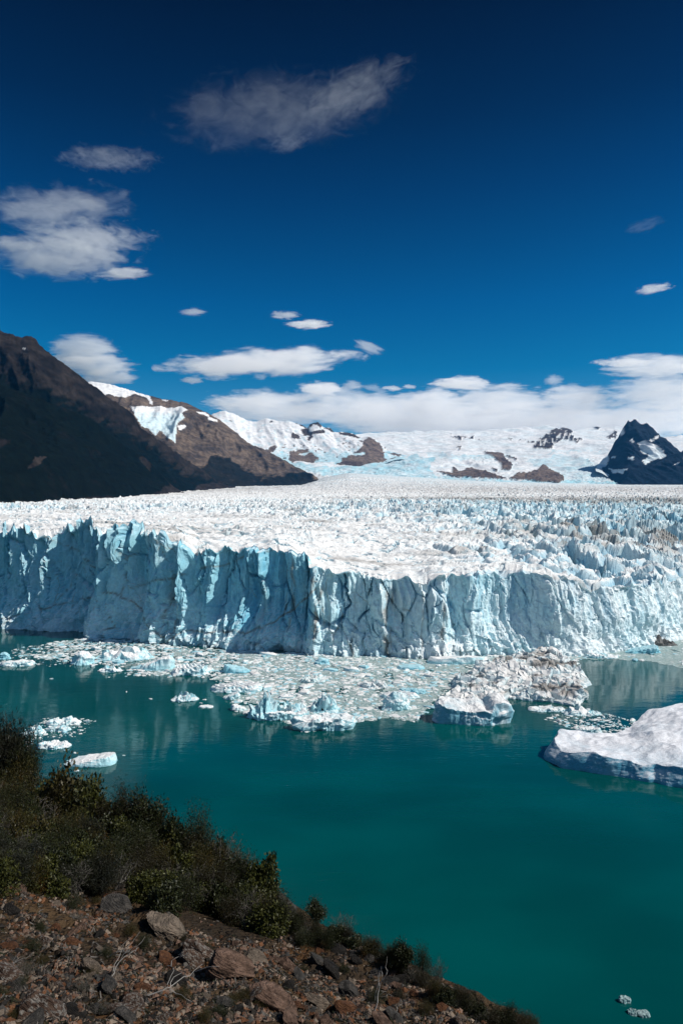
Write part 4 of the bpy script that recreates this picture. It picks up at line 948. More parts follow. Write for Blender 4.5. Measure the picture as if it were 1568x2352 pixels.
ROCKS = [
 (238, 307, 2050, 2112, 'grey', 'layered grey slate ledge just below the thick shrubs'), (338, 420, 2090, 2158, 'pale', 'big smooth boulder half grey half pale orange below the shrubs'),
 (424, 492, 2150, 2216, 'mottled', 'red boulder with white lichen right of the smooth boulder'), (486, 574, 2165, 2266, 'red', 'long reddish rock sloping down to the right'),
 (422, 470, 2176, 2232, 'mottled', 'lichen speckled block leaning below the red lichen boulder'), (190, 233, 2198, 2246, 'pale', 'pale tan slab standing on its edge in bare soil'),
 (230, 272, 2246, 2276, 'grey', 'greenish grey pointed stone below the pale standing slab'), (311, 351, 2257, 2284, 'orange', 'bright orange stone in the middle of the rubble'),
 (284, 335, 2284, 2328, 'mottled', 'round white blotched stone under the bright orange one'), (266, 320, 2322, 2348, 'grey', 'flat grey stone under the white blotched one'),
 (460, 481, 2274, 2302, 'pale', 'small pale yellow block left of the largest red boulder'), (-6, 46, 2200, 2264, 'mottled', 'mottled red rock cut by the left edge'),
 (42, 140, 2270, 2356, 'mottled', 'big dark red mottled boulder at the bottom left corner'), (578, 680, 2252, 2332, 'red', 'largest red brown boulder of the slope, low and broad'),
 (698, 760, 2268, 2318, 'pale', 'tan pointed boulder right of the largest red one'), (762, 820, 2285, 2334, 'orange', 'orange boulder right beside the tan pointed one'),
 (776, 824, 2256, 2296, 'grey', 'slanted grey slab behind the orange boulder'), (552, 610, 2174, 2224, 'pale', 'grey tan blunt boulder above the largest red one'),
 (709, 746, 2186, 2220, 'grey', 'upright grey stone under the shrub patch'), (670, 712, 2228, 2256, 'grey', 'grey stone between the largest red boulder and the brow'),
 (608, 630, 2056, 2096, 'orange', 'upright orange rock under the lone leafy shrub'), (795, 820, 2246, 2268, 'pale', 'small whitish block among dark gravel'),
 (852, 915, 2330, 2360, 'red', 'reddish boulder cut by the bottom edge'), (884, 926, 2316, 2348, 'grey', 'slanted grey rock next to the bottom edge'),
 (624, 682, 2046, 2106, 'grey', 'striped grey rock ledge on the brow of the hill'), (908, 944, 2234, 2272, 'dark', 'dark wedge rock in the orange gravel'),
 (640, 682, 2195, 2235, 'red', 'rusty slab leaning beside the blunt boulder'), (150, 200, 2310, 2340, 'dark', 'dark brown flat rock near the lower left'),
 (380, 430, 2235, 2275, 'dark', 'greenish dark slab in the rubble centre'), (500, 545, 2290, 2322, 'grey', 'half buried grey rock near the bottom centre'),
 (20, 60, 2020, 2050, 'red', 'brown block at the left edge under the shrubs'), (740, 790, 2215, 2245, 'dark', 'dark slab above the whitish block'),
 (640, 700, 2330, 2358, 'red', 'red rock under the largest boulder at the bottom edge'), (360, 400, 2190, 2215, 'orange', 'orange chips block left of the lichen block'),
]
for i, (a, b, c_, d_, k_, lb) in enumerate(ROCKS):
    o = rock_mesh(400 + i, MR[k_], 5, 7 + i % 4, 1.0)
    x, y, z, w, h = put_rock(o, a, b, c_, d_)
    o.location = (x, y, z + h * .12); o.scale = (max(w, h) * .56, w * .46, min(w, h) * .36)
    o.rotation_euler = (random.uniform(-.3, .1), random.uniform(.35, .8), random.uniform(-.35, .35))
    tag(o, lb, 'rock')
RP_ = []
for i in range(12):
    k_ = list(MR)[i % 6]
    RP_.append((rock_mesh(500 + i, MR[k_], 3, 10, .7, 'stone'), k_))
used = set()
SOIL = [(0, 2040), (120, 2030), (250, 2060), (330, 2150), (450, 2140), (560, 2150), (690, 2150), (830, 2170), (1000, 2262), (1100, 2330), (1120, 2360), (0, 2360)]
WORD = {'grey': 'grey', 'red': 'reddish', 'mottled': 'lichen spotted', 'pale': 'pale', 'dark': 'dark', 'orange': 'orange'}
cnt = 0
while cnt < 200:
    px, py = random.uniform(0, 1120), random.uniform(2030, 2360)
    if not inpoly(np.array([px]), np.array([py]), SOIL)[0]: continue
    x, y = gp(px, py); i = random.randrange(12); o, k_ = RP_[i]
    if i in used: o = copy_tree(o)
    used.add(i); cnt += 1
    s_ = .045 + .12 * random.random() ** 2.4
    o.location = (x, y, float(ground_z(x, y)) + s_ * .1); o.scale = (s_ * random.uniform(.8, 1.5), s_, s_ * random.uniform(.6, 1)); o.rotation_euler = (random.uniform(-.4, .4), random.uniform(-.1, .7), random.uniform(0, 6.28))
    tag(o, WORD[k_] + ' loose stone on the bare rubble slope', 'stone', WORD[k_] + ' loose stones on the slope')
def gravel():
    P = []
    while len(P) < 15000:
        px, py = random.uniform(-60, 1180), random.uniform(2020, 2400)
        if (inpoly(np.array([px]), np.array([py]), SOIL)[0] or random.random() < .05) and random.random() < .45 + 1.1 * fbm(np.array([px / 90.]), np.array([py / 45.]), 3, 89)[0]: P.append((px, py))
    P = np.array(P)
    # many rays at once: plane estimate then drop on the ground
    a, b = (P[:, 0] - CX) / F, (P[:, 1] - CY) / F
    y = np.clip(4.39 / np.maximum(b - .222 * a - .373, .1), 5, 34); x = a * y; z = ground_z(x, y)
    o8 = np.array([(1, 0, 0), (0, 1, 0), (-1, 0, 0), (0, -1, 0), (0, 0, 1), (0, 0, -1)], float)
    f8 = np.array([(0, 1, 4), (1, 2, 4), (2, 3, 4), (3, 0, 4), (1, 0, 5), (2, 1, 5), (3, 2, 5), (0, 3, 5)])
    n = len(P); s_ = .014 + .065 * RNG.random(n) ** 3
    V = o8[None] * (1 + RNG.uniform(-.45, .45, (n, 6, 3))) + RNG.uniform(-.3, .3, (n, 6, 3)); V[:, :, 2] *= .6
    V = V * s_[:, None, None] + np.stack([x, y, z + s_ * .2], 1)[:, None, :]
    Fc = (f8[None] + (np.arange(n) * 6)[:, None, None]).reshape(-1, 3)
    o = mesh_np('gravel', V.reshape(-1, 3), Fc, [MR['dark'], MR['red'], MR['grey'], MR['orange'], MR['pale']], mat_idx=np.repeat(RNG.choice(5, n, p=[.27, .24, .12, .16, .21]), 8))
    tag(o, 'brown and orange stone chips strewn over the slope', 'gravel', kind='stuff')
gravel()
def litter():
    P = []
    while len(P) < 5200:
        px, py = random.uniform(-60, 1180), random.uniform(2000, 2400)
        q = fbm(np.array([px / 70.]), np.array([py / 40.]), 3, 88)[0]
        if inpoly(np.array([px]), np.array([py]), SOIL)[0] and q > .02: P.append((px, py))
    P = np.array(P); a, b = (P[:, 0] - CX) / F, (P[:, 1] - CY) / F
    y = np.clip(4.39 / np.maximum(b - .222 * a - .373, .1), 5, 34); x = a * y; z = ground_z(x, y) + .02
    n = len(P); an = RNG.uniform(0, 6.28, n); L = RNG.uniform(.04, .16, n); wd = RNG.uniform(.004, .012, n)
    d = np.stack([np.cos(an), np.sin(an) * .8, RNG.normal(0, .5, n)], 1) * L[:, None]; s_ = np.stack([-np.sin(an), np.cos(an), RNG.normal(.6, .3, n)], 1) * wd[:, None]
    c = np.stack([x, y, z], 1)
    V = np.stack([c - d / 2 - s_, c - d / 2 + s_, c + d / 2 + s_ * .5, c + d / 2 - s_ * .5], 1).reshape(-1, 3)
    o = mesh_np('twig_litter', V, np.arange(n * 4).reshape(n, 4), [M_LIT, MR['dark'], ML_D], mat_idx=RNG.choice(3, n, p=[.3, .3, .4]))
    tag(o, 'dry grey twigs and dead leaves scattered between the stones', 'litter', kind='stuff')
M_LIT = NT('dry_twigs').pbr((.11, .10, .09), .9, .1); ML_D = NT('low_dark_leaves').pbr((.014, .017, .008), .8, .1)
litter()

st = rock_mesh(777, MR['dark'], 3, 9, .9)
q = wp(742, 1637); st.location = (q[0], q[1] + .6, 1.1); st.scale = (1.5, 1.2, 1.3)
tag(st, 'dark stone frozen into the foot of the tall white ice pyramid', 'rock')
# ------------------------------------------------------------------ shrubs
def leaf_material(name, c1, c2, c3=None):
    n = NT(name)
    r = n.n('ShaderNodeNewGeometry').outputs['Random Per Island']; p = n.obj()
    c = n.mix(n.rng(r, .0, 1., 0, 1, False), c1, c2)
    if c3: c = n.mix(n.rng(n.noise(p, 1.8, 3, .6), .52, .66), c, c3)
    return n.pbr(c, .5, .25)
ML = {'green': leaf_material('shrub_leaves_green', (.012, .015, .003), (.064, .066, .013)), 'olive': leaf_material('shrub_leaves_olive', (.017, .014, .003), (.056, .046, .010), (.085, .042, .007)),
      'dark': leaf_material('shrub_leaves_dark', (.007, .010, .003), (.032, .036, .010)), 'brown': leaf_material('shrub_leaves_brown', (.011, .0095, .0035), (.030, .024, .008), (.026, .026, .008)),
      'juniper': leaf_material('shrub_needles', (.008, .010, .006), (.022, .022, .012))}
def bark():
    n = NT('dry_bark'); c = n.mix(n.noise(n.obj(), 9, 3, .6), (.06, .05, .042), (.17, .155, .14)); return n.pbr(c, .9, .1)
def bark2():
    n = NT('dark_bark'); c = n.mix(n.noise(n.obj(), 9, 3, .6), (.018, .014, .011), (.05, .042, .035)); return n.pbr(c, .9, .1)
M_BARK = bark(); M_BARK2 = bark2()
def tube(pts, r0, r1, sides=4):
    pts = np.asarray(pts, float); n = len(pts)
    tn = np.gradient(pts, axis=0); tn /= np.linalg.norm(tn, axis=1)[:, None] + 1e-9
    up = np.where(np.abs(tn[:, 2:3]) > .9, np.array([[1., 0, 0]]), np.array([[0, 0, 1.]]))
    a = np.cross(tn, up); a /= np.linalg.norm(a, axis=1)[:, None] + 1e-9; b = np.cross(tn, a)
    rr = np.linspace(r0, r1, n)
    V = np.concatenate([pts[:, None, :] + rr[:, None, None] * (np.cos(q) * a[:, None, :] + np.sin(q) * b[:, None, :]) for q in np.arange(sides) * 2 * math.pi / sides], 1)
    i = np.arange(n * sides).reshape(n, sides); j = np.roll(i, -1, 1)
    return V.reshape(-1, 3), np.stack([i[:-1], j[:-1], j[1:], i[1:]], -1).reshape(-1, 4)
def join(parts):
    Vs_, Fs_, b = [], [], 0
    for v, f in parts: Vs_.append(v); Fs_.append(f + b); b += len(v)
    return np.concatenate(Vs_), np.concatenate(Fs_)
def twigs(rg, n, h, spread, r0=.018, bend=.25, kids=2):
    out = []; tips = []
    for _ in range(n):
        a = rg.uniform(0, 6.28); e = rg.uniform(.25, 1.0) * spread; L = h * rg.uniform(.6, 1.05)
        p0 = np.array([rg.normal(0, .08), rg.normal(0, .08), -.1]); p3 = np.array([math.cos(a) * e, math.sin(a) * e, L * math.sqrt(max(.1, 1 - .5 * (e / spread) ** 2))])
        t_ = np.linspace(0, 1, 6)[:, None]; pts = p0 + (p3 - p0) * t_ + np.cumsum(rg.normal(0, bend * .09, (6, 3)), 0)
        pts[:, 2] += .12 * h * np.sin(t_[:, 0] * 3.1)
        out.append(tube(pts, r0, r0 * .35)); tips.append(pts[-1]); tips.append(pts[-2])
        for _k in range(kids):
            i0 = rg.integers(2, 5); d_ = rg.normal(0, 1, 3); d_[2] = abs(d_[2]) * .7; d_ = d_ / np.linalg.norm(d_) * L * rg.uniform(.2, .42)
            q = pts[i0] + d_ * np.linspace(0, 1, 4)[:, None] + np.cumsum(rg.normal(0, bend * .05, (4, 3)), 0)
            out.append(tube(q, r0 * .55, r0 * .2, 3)); tips.append(q[-1])
    return out, np.array(tips)
def leaves(rg, centres, per, cr, size, aspect=.45, up=.3, clip=None):
    n = len(centres) * per
    C = np.repeat(centres, per, 0) + rg.normal(0, 1, (n, 3)) * cr
    out = rg.normal(0, 1, (n, 3)); out[:, 2] += up
    out += (C - np.repeat(centres, per, 0)) / cr * .6
    out /= np.linalg.norm(out, axis=1)[:, None]
    sdir = np.cross(out, rg.normal(0, 1, (n, 3))); sdir /= np.linalg.norm(sdir, axis=1)[:, None] + 1e-9
    s_ = size * rg.uniform(.6, 1.3, n)[:, None]
    V = np.stack([C, C + out * s_ * .5 + sdir * s_ * aspect * .5, C + out * s_, C + out * s_ * .5 - sdir * s_ * aspect * .5], 1)
    return V.reshape(-1, 3), np.arange(n * 4).reshape(n, 4)
def shrub_proto(seed, leaf, kind='round', bark_m=None):
    rg = np.random.default_rng(seed); root = empty('shrub')
    bm_ = bark_m or M_BARK2
    if kind == 'round':
        tw, tips = twigs(rg, 22, .72, .45, .014)
        k_ = 85; d_ = rg.normal(0, 1, (k_, 3)); d_ /= np.linalg.norm(d_, axis=1)[:, None]; d_[:, 2] = np.abs(d_[:, 2]) * 1.0 - .12
        cs = d_ * rg.uniform(.55, 1.0, (k_, 1)) ** .6 * np.array([.62, .62, .92]) * (1 + .25 * np.sin(d_[:, :1] * 5 + seed))
        cs = np.concatenate([cs, tips[:40]]); V, Fc = leaves(rg, cs, 40, .065, .085, .5)
    elif kind == 'fine':
        tw, tips = twigs(rg, 34, .8, .7, .010)
        k_ = 90; d_ = rg.normal(0, 1, (k_, 3)); d_ /= np.linalg.norm(d_, axis=1)[:, None]; d_[:, 2] = np.abs(d_[:, 2])
        cs = d_ * rg.uniform(.4, 1.0, (k_, 1)) * np.array([.8, .8, .66]); V, Fc = leaves(rg, np.concatenate([cs, tips]), 34, .09, .045, .35)
    elif kind == 'spiky':
        tw, tips = twigs(rg, 40, 1.1, .6, .012, .2, 3)
        parts = []
        cs = np.concatenate([tips + (rg.normal(0, .05, tips.shape)) for _ in range(2)] + [tips * .8 + rg.normal(0, .06, tips.shape)]); V, Fc = leaves(rg, cs, 26, .055, .075, .16, 1.2)
    elif kind == 'twiggy':
        tw, tips = twigs(rg, 34, .8, .75, .010, .5, 4); V, Fc = leaves(rg, tips, 7, .06, .04, .4)
    elif kind == 'sapling':
        tw, tips = twigs(rg, 9, 1.2, .32, .02, .25, 5); tr = tube([(0, 0, -.1), (.02, .01, .4), (-.02, .03, .8), (.01, 0, 1.2)], .03, .008); tw.append(tr)
        V, Fc = leaves(rg, np.concatenate([tips, tips * .85]), 40, .075, .07, .4, .6)
    tv, tf = join(tw)
    mesh_np('branches', tv, tf, [bm_], parent=root)
    mesh_np('foliage', V, Fc, [ML[leaf]], parent=root)
    return root
SP = {'round_green': shrub_proto(1, 'green'), 'round_olive': shrub_proto(2, 'olive'), 'round_dark': shrub_proto(3, 'dark'), 'fine_brown': shrub_proto(4, 'brown', 'fine'), 'fine_olive': shrub_proto(5, 'olive', 'fine'), 'fine_dark': shrub_proto(12, 'dark', 'fine'),
      'spiky': shrub_proto(6, 'juniper', 'spiky'), 'spiky2': shrub_proto(7, 'dark', 'spiky'), 'twiggy': shrub_proto(8, 'dark', 'twiggy', M_BARK), 'sapling': shrub_proto(9, 'dark', 'sapling'), 'round_green2': shrub_proto(10, 'green')}
LOOK = {'round_green': 'leafy green', 'round_green2': 'leafy green', 'round_olive': 'olive yellow', 'round_dark': 'dark leafy', 'fine_brown': 'brownish fine leaved', 'fine_olive': 'olive fine leaved', 'fine_dark': 'dark fine leaved', 'spiky': 'spiky dark needle', 'spiky2': 'spiky dark needle', 'twiggy': 'grey twiggy half bare', 'sapling': 'thin upright'}
placed = set()
def put_shrub(k_, px, pyb, hpx, wpx=None, label=None, group=None):
    x, y = gp(px, pyb); h = CAMZ - (pyb - hpx - CY) / F * y - (float(ground_z(x, y)) - .05); w = (wpx or hpx * 1.25) / F * y
    o = SP[k_]
    if k_ in placed: o = copy_tree(o)
    placed.add(k_)
    o.location = (x, y, float(ground_z(x, y)) - .05)
    top = {'round': 1.0, 'fine_': .78, 'spiky': 1.2, 'twigg': .9, 'sapli': 1.3}[k_[:5]]; wid = {'round': 1.35, 'fine_': 1.6, 'spiky': 1.3, 'twigg': 1.5, 'sapli': .9}[k_[:5]]
    o.scale = (w / wid, w / wid * random.uniform(.85, 1.1), h / top); o.rotation_euler = (random.uniform(-.08, .08), random.uniform(-.08, .12), random.uniform(0, 6.28))
    tag(o, label or (LOOK[k_] + ' shrub in the dense scrub on the hillside'), 'shrub', group or (None if label else LOOK[k_] + ' shrubs of the scrub'))
    return o
HERO = [
 ('spiky', 12, 1850, 210, 130, 'tall spiky dark shrub at the left edge, highest of the scrub'), ('spiky2', 45, 1830, 120, 90, 'second spiky dark shrub right of the tall one at the left edge'),
 ('round_olive', 150, 1880, 128, 150, 'rounded olive yellow shrub against the pale blue floe'), ('round_green', 222, 1895, 113, 140, 'bushy green shrub just right of the rounded olive one'),
 ('fine_brown', 290, 1930, 105, 110, 'brownish shrub on the skyline of the scrub'), ('sapling', 340, 1945, 130, 80, 'dark upright shrub standing above the skyline of the scrub'),
 ('round_dark', 400, 1950, 90, 80, 'dark leafy shrub right of the upright one on the skyline'), ('fine_dark', 455, 1980, 100, 100, 'dark dense shrub in the middle of the skyline'),
 ('twiggy', 515, 2005, 105, 90, 'grey twiggy shrub on the skyline with bare curling tips'), ('twiggy', 560, 2040, 100, 80, 'grey twiggy shrub beside the lone leafy shrub'),
 ('round_green2', 603, 2075, 119, 84, 'lone glossy leafy shrub standing out over the water'), ('sapling', 725, 2135, 70, 52, 'small conifer like bush on the brow above the tan gravel'),
 ('twiggy', 785, 2150, 52, 70, 'bare grey twigs bush right of the small conifer like bush'), ('sapling', 930, 2236, 78, 46, 'thin pine like sprig on the lower brow'),
 ('spiky2', 905, 2236, 60, 50, 'low spiky bush left of the pine like sprig'), ('fine_dark', 970, 2248, 62, 60, 'dark bush right of the pine like sprig'), ('twiggy', 1005, 2262, 64, 52, 'faint bluish twiggy bush at the end of the lower brow'),
 ('fine_dark', 1080, 2330, 40, 60, 'low dark bush by the sliver of ice'), ('fine_dark', 1150, 2356, 40, 80, 'low dark bush cut by the bottom edge'), ('twiggy', 1200, 2362, 42, 60, 'low twiggy bush cut by the bottom edge'),
]
for h_ in HERO: put_shrub(h_[0], h_[1], h_[2], h_[3], h_[4], h_[5])
SKY = [(-20, 1735), (60, 1752), (110, 1778), (180, 1790), (235, 1812), (300, 1856), (370, 1862), (430, 1885), (490, 1910), (540, 1945), (575, 1985)]
for i in range(26):
    px = -20 + 600 * (i + random.random()) / 26; tp = lut(px, SKY) + random.uniform(4, 34); bs = lut(px, [(-20, 1850), (150, 1885), (300, 1945), (450, 1995), (600, 2070)])
    k_ = random.choice(['round_green', 'round_dark', 'fine_olive', 'fine_brown', 'round_green2', 'fine_dark', 'round_dark', 'fine_dark'])
    put_shrub(k_, px, bs, bs - tp, random.uniform(80, 120))
SCRUB = [(0, 1870), (90, 1880), (200, 1900), (330, 1960), (440, 2000), (560, 2050), (600, 2080), (620, 2110), (690, 2140), (640, 2150), (520, 2130), (450, 2110), (330, 2085), (260, 2062), (120, 2058), (0, 2058)]
grid = []
for py in range(1860, 2160, 21):
    for px in range(-40, 720, 36):
        q = (px + random.uniform(-14, 14), py + random.uniform(-9, 9))
        if inpoly(np.array([q[0]]), np.array([q[1]]), SCRUB)[0] or (q[0] < 0 and 1860 < q[1] < 2055): grid.append(q)
for q in grid:
    k_ = random.choices(['round_green', 'round_green2', 'round_dark', 'fine_brown', 'fine_olive', 'fine_dark', 'spiky', 'twiggy', 'round_olive'], [2.2, 1.5, 2.2, 2.2 if q[0] > 260 else .8, 1.2, 1.6, 1.2 if q[0] < 220 else .2, 1.3, .8])[0]
    put_shrub(k_, q[0], q[1], random.uniform(62, 96), random.uniform(75, 110))
for (a, b, n) in (((640, 2120), (760, 2180), 9), ((760, 2150), (880, 2210), 7), ((870, 2200), (1010, 2290), 9), ((1000, 2290), (1130, 2350), 8), ((1100, 2345), (1230, 2372), 6)):
    for i in range(n):
        t_ = (i + random.random()) / n
        k_ = random.choice(['fine_dark', 'fine_brown', 'round_dark', 'twiggy', 'fine_olive'])
        put_shrub(k_, a[0] + (b[0] - a[0]) * t_, a[1] + (b[1] - a[1]) * t_ + random.uniform(-4, 6), random.uniform(26, 44), random.uniform(40, 62), LOOK[k_] + ' low shrub along the brow of the bare slope', LOOK[k_] + ' low shrubs on the brow')
for px, py, s_ in ((170, 2090, 40), (60, 2240, 50), (190, 2280, 46), (420, 2300, 40), (300, 2150, 36), (560, 2300, 34), (330, 2180, 40), (860, 2300, 34), (980, 2330, 36), (470, 2345, 34), (90, 2140, 30), (230, 2330, 40), (700, 2170, 40), (790, 2235, 26)):
    k_ = random.choice(['fine_dark', 'twiggy', 'fine_olive'])
    put_shrub(k_, px, py, s_ * .7, s_ * 1.3, LOOK[k_] + ' tuft growing between the loose stones', LOOK[k_] + ' tufts between the stones')

for i in range(42):
    px, py = random.uniform(0, 1000), random.uniform(2060, 2350)
    if not inpoly(np.array([px]), np.array([py]), SOIL)[0]: continue
    k_ = random.choice(['fine_dark', 'twiggy', 'fine_olive', 'fine_brown', 'fine_dark']); s_ = random.uniform(16, 34)
    put_shrub(k_, px, py, s_ * .6, s_ * 1.5, LOOK[k_] + ' tuft growing between the loose stones', LOOK[k_] + ' tufts between the stones')
# bleached dead branches
def dead(seed):
    rg = np.random.default_rng(seed); parts = []
    p = np.cumsum(np.concatenate([[[0, 0, 0]], rg.normal(0, .06, (7, 3)) + np.array([.13, 0, .035])]), 0); parts.append(tube(p, .014, .005))
    for _ in range(4):
        i0 = rg.integers(2, 7); d_ = np.array([.3, rg.normal(0, .25), rg.uniform(.0, .25)]); q = p[i0] + d_ * np.linspace(0, 1, 5)[:, None] + np.cumsum(rg.normal(0, .025, (5, 3)), 0); parts.append(tube(q, .008, .003, 3))
    v, f = join(parts); return mesh_np('dead_branch', v, f, [M_DEAD])
def deadm():
    n = NT('bleached_wood'); c = n.mix(n.noise(n.obj(), 14, 3, .6), (.16, .15, .14), (.36, .34, .31)); return n.pbr(c, .8, .15)
M_DEAD = deadm()
DP = [dead(i) for i in range(4)]; du = set()
for i, (px, py, s_, up) in enumerate(((265, 2050, .6, .5), (340, 1955, .7, 1.0), (355, 1985, .6, .8), (15, 2230, .5, .4), (252, 2205, .6, .2), (250, 2262, .7, .2), (385, 2230, .6, .1), (340, 2300, .8, .2), (370, 2085, .5, .2), (860, 2330, .9, .9), (905, 2330, .5, .2), (488, 1990, .8, 1.35), (845, 2190, .45, 1.3))):
    o = DP[i % 4]
    if i % 4 in du: o = copy_tree(o)
    du.add(i % 4); x, y = gp(px, py)
    sh = .75 if py < 2040 else .06
    o.location = (x, y, float(ground_z(x, y)) + sh); o.scale = (s_,) * 3; o.rotation_euler = (random.uniform(-.3, .3), -up, random.uniform(-1, 1))
    tag(o, 'bleached dead branch lying on the stony scrub slope' if py > 2040 else 'bleached dead branch sticking out of the scrub', 'branch', 'dead branches on the stones' if py > 2040 else 'dead branches in the scrub')

# ------------------------------------------------------------------ clouds
def cloud_material(seed, dens, fr, thr, warp, soft):
    n = NT('cloud'); v = n.n('ShaderNodeVolumePrincipled'); v.inputs['Color'].default_value = (1, 1, 1, 1); v.inputs['Anisotropy'].default_value = 0
    p = n.obj()
    ln = n.n('ShaderNodeVectorMath', operation='LENGTH'); n.set(ln.inputs[0], p)
    q = n.map(p, fr, (seed * 7.13, seed * 3.71, seed * 1.9))
    nz = n.noise(q, 1.0, 8, .66, warp)
    f = n.math('SUBTRACT', n.math('MULTIPLY_ADD', nz, 4.6, -.8), n.math('MULTIPLY', n.math('POWER', ln.outputs['Value'], 1.5), 1.7))
    d_ = n.rng(f, thr, thr + soft, 0, dens)
    n.set(v.inputs['Density'], d_); n.t.links.new(v.outputs[0], n.out.inputs['Volume'])
    return n.m
def cloud(px, py, wx, hy, d, seed, dens, label, depth=.4, fr=2.2, thr=.62, warp=.3, soft=.5, tilt=0., asp=5.0):
    bm = bmesh.new(); bmesh.ops.create_icosphere(bm, subdivisions=4, radius=1)
    me = bpy.data.meshes.new('cloud'); bm.to_mesh(me); bm.free()
    o = bpy.data.objects.new('cloud', me); COL.objects.link(o)
    o.location = W(px, py, d); a = wx / F * d / 2; h = hy / F * d / 2
    o.scale = (a, a * depth, h); o.rotation_euler = (0, tilt, 0)
    me.materials.append(cloud_material(seed, dens / h, (fr * max(.62, a / h / asp), fr * .6, fr), thr, warp, soft))
    tag(o, label, 'cloud')
    return o
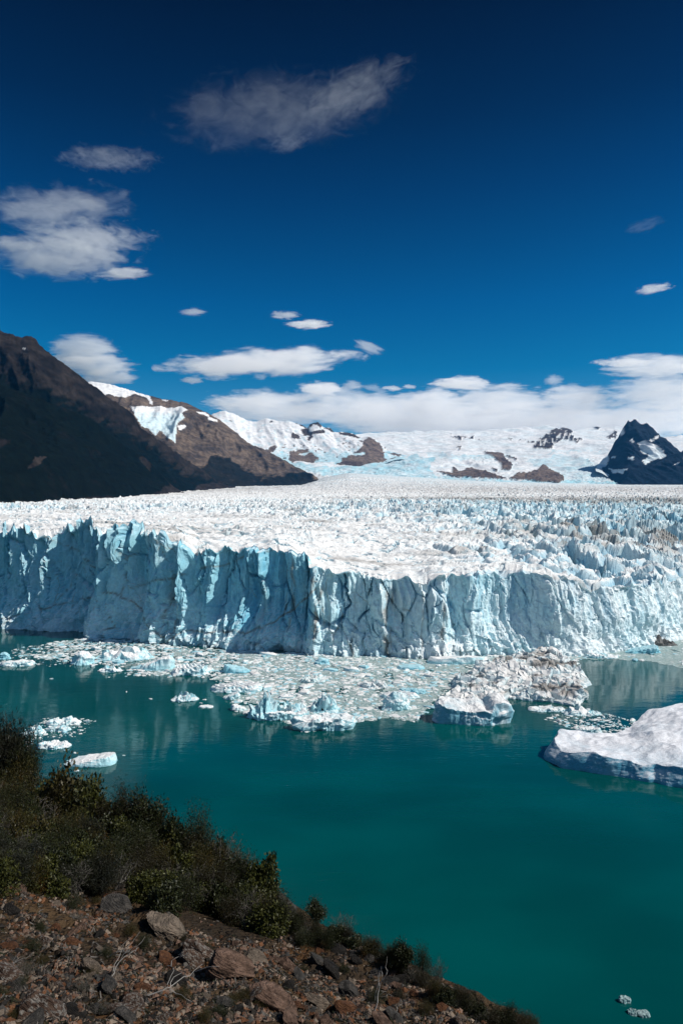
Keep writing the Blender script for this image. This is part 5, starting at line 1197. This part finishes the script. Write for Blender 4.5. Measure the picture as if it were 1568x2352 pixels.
CL = [
 (620, 255, 600, 150, 9000, 3, .26, 'large faint wispy cloud high in the dark blue sky', dict(tilt=-.10, soft=1.1, thr=.5, fr=3.4, warp=1.2, asp=2.2)),
 (810, 212, 340, 110, 9100, 4, .36, 'brighter brushed tip of the large faint high cloud', dict(tilt=-.42, soft=1.0, thr=.5, fr=3.2, warp=1.2, asp=2.2)),
 (665, 325, 130, 50, 9000, 2, .30, 'small torn tail under the large faint high cloud', dict(tilt=-.35, soft=1.0, thr=.5, fr=3., warp=1.2, asp=2.2)),
 (250, 363, 280, 44, 9000, 5, .30, 'thin faint streak cloud above the left white cloud', dict(soft=.9, thr=.5, fr=3.2, warp=.8, asp=3)),
 (120, 478, 420, 84, 10000, 6, .62, 'upper veil of the big left cloud, thin and grey', dict(soft=.8, thr=.5, fr=3., warp=.7, asp=3.2, tilt=-.06)),
 (190, 545, 360, 60, 10000, 7, .75, 'middle streak of the big left cloud', dict(soft=.7, thr=.45, fr=3., warp=.7, asp=3.2)),
 (140, 590, 360, 90, 10000, 8, 1.25, 'brightest lowest part of the big left cloud', dict(soft=.6, thr=.40, fr=3., warp=.6, asp=3.2)),
 (285, 628, 130, 26, 10000, 9, 1.2, 'small streak at the lower right of the big left cloud', dict(soft=.6, thr=.4, fr=2.6, tilt=-.06)),
 (20, 560, 120, 40, 10000, 10, .8, 'grey shred of the big left cloud at the left edge', dict(soft=.7, thr=.4)),
 (190, 800, 170, 60, 13000, 11, 2.4, 'puffy cloud rising behind the dark left mountain', dict(thr=.38)),
 (215, 838, 220, 50, 13000, 12, 2.0, 'flat cloud under the puffy one behind the dark left mountain', dict(thr=.38)),
 (240, 866, 160, 36, 13000, 13, 1.8, 'low cloud tail right of the dark left mountain', dict(thr=.36)),
 (442, 716, 70, 18, 12000, 17, .8, 'tiny faint cloud left of centre', dict(thr=.40)),
 (656, 723, 76, 18, 12000, 19, 1.0, 'tiny pointed cloud, upper one of the centre pair', dict(thr=.40)),
 (706, 744, 110, 20, 12000, 21, 1.8, 'small flat cloud, lower one of the centre pair', dict(thr=.36)),
 (848, 798, 80, 26, 12000, 23, 1.1, 'small slanted cloud at the right end of the long lens cloud', dict(thr=.36, tilt=.35)),
 (1500, 663, 96, 20, 12000, 25, 1.1, 'small lone cloud in the blue near the right edge', dict(thr=.38, tilt=-.15)),
 (1480, 516, 100, 34, 11000, 27, .16, 'barely visible wisp near the right edge', dict(thr=.5, soft=1., tilt=-.3)),
 (600, 833, 440, 56, 13000, 15, 2.2, 'long lens shaped cloud over the snow mountains', dict(thr=.34, soft=.6, tilt=-.05)),
 (1058, 881, 150, 30, 14000, 29, 2.6, 'flat cap cloud above the middle of the cloud bank', dict(thr=.30)),
 (1272, 874, 50, 26, 14000, 31, 1.4, 'small puff above the cloud bank', dict(thr=.3)),
 (440, 873, 60, 16, 13000, 33, 1.2, 'little cloud under the long lens cloud', dict(thr=.3)),
 (810, 886, 60, 22, 14000, 35, 1.0, 'small thin puff above the left bank', dict(thr=.3)),
 (735, 893, 120, 30, 14500, 37, 2.4, 'crest of the cloud bank at its left end', dict(thr=.28, soft=.4)),
 (560, 925, 240, 40, 15000, 38, 1.3, 'thin ragged start of the cloud bank above the snow dome', dict(thr=.5, fr=3, soft=.5)),
 (640, 940, 330, 80, 15000, 39, 1.7, 'left end of the long white cloud bank', dict(thr=.34, fr=3, soft=.45)),
 (790, 938, 300, 96, 15300, 41, 2.0, 'puffy mass of the cloud bank left of its middle', dict(thr=.34, fr=3, soft=.4)),
 (920, 955, 340, 90, 15600, 42, 2.0, 'broad low part of the cloud bank left of its middle', dict(thr=.26, fr=3, soft=.45)),
 (1000, 925, 200, 66, 15000, 43, 2.2, 'rounded cauliflower top in the middle of the cloud bank', dict(thr=.34, fr=3, soft=.35)),
 (1150, 925, 260, 86, 15200, 44, 2.2, 'largest rounded top in the middle of the cloud bank', dict(thr=.32, fr=3, soft=.35)),
 (1080, 972, 560, 70, 15800, 45, 1.6, 'low foot of the cloud bank resting on the snowfield', dict(thr=.2, fr=3, soft=.6)),
 (1320, 922, 210, 76, 14600, 47, 2.2, 'right rounded mass of the cloud bank', dict(thr=.32, fr=3, soft=.35)),
 (1330, 975, 400, 70, 15800, 48, 1.6, 'low white cloud under the right rounded mass', dict(thr=.2, fr=3, soft=.6)),
 (1500, 968, 320, 80, 15800, 49, 1.8, 'cloud lying behind the dark right peak', dict(thr=.2, fr=3, soft=.5)),
 (1530, 905, 280, 90, 14600, 51, 2.2, 'thick cloud at the right edge above the dark peak', dict(thr=.28, fr=3, soft=.4)),
 (1520, 842, 300, 52, 14000, 53, 1.6, 'streaky upper cloud at the right edge', dict(thr=.36, fr=2.6, soft=.5)),
 (1430, 832, 150, 18, 14000, 54, 1.0, 'thin streak pointing left from the streaky upper cloud', dict(thr=.36, fr=2.6, soft=.6)),
 (900, 892, 50, 12, 14000, 56, 1.2, 'tiny wisp above the middle of the bank', dict(thr=.3)),
 (940, 888, 34, 10, 14000, 57, 1.2, 'second tiny wisp above the middle of the bank', dict(thr=.3)),
]
for (px, py, wx, hy, d_, sd_, dn, lb, kw) in CL:
    bank = d_ >= 14500
    cloud(px, py, wx * 1.15, hy * 1.3, d_, sd_, dn * (.40 if bank else .5), lb, **{**kw, **({'depth': .8, 'thr': kw.get('thr', .3) + .14, 'soft': kw.get('soft', .4) + .05, 'fr': kw.get('fr', 2.2) * 1.35} if bank else {})})

# ------------------------------------------------------------------ haze
bm = bmesh.new(); bmesh.ops.create_cube(bm, size=2); me = bpy.data.meshes.new('haze'); bm.to_mesh(me); bm.free()
hz = bpy.data.objects.new('haze', me); COL.objects.link(hz)
HT = 1480.0
hz.location = (0, 9000, (HT - 8) / 2); hz.scale = (14500, 12500, (HT + 8) / 2)
n = NT('haze'); v = n.n('ShaderNodeVolumePrincipled'); v.inputs['Density'].default_value = 1.3e-5; v.inputs['Color'].default_value = (.07, .44, 1.0, 1); v.inputs['Anisotropy'].default_value = .2
n.t.links.new(v.outputs[0], n.out.inputs['Volume']); me.materials.append(n.m)
tag(hz, 'thin bluish air over the lake and glacier', 'haze', kind='stuff')
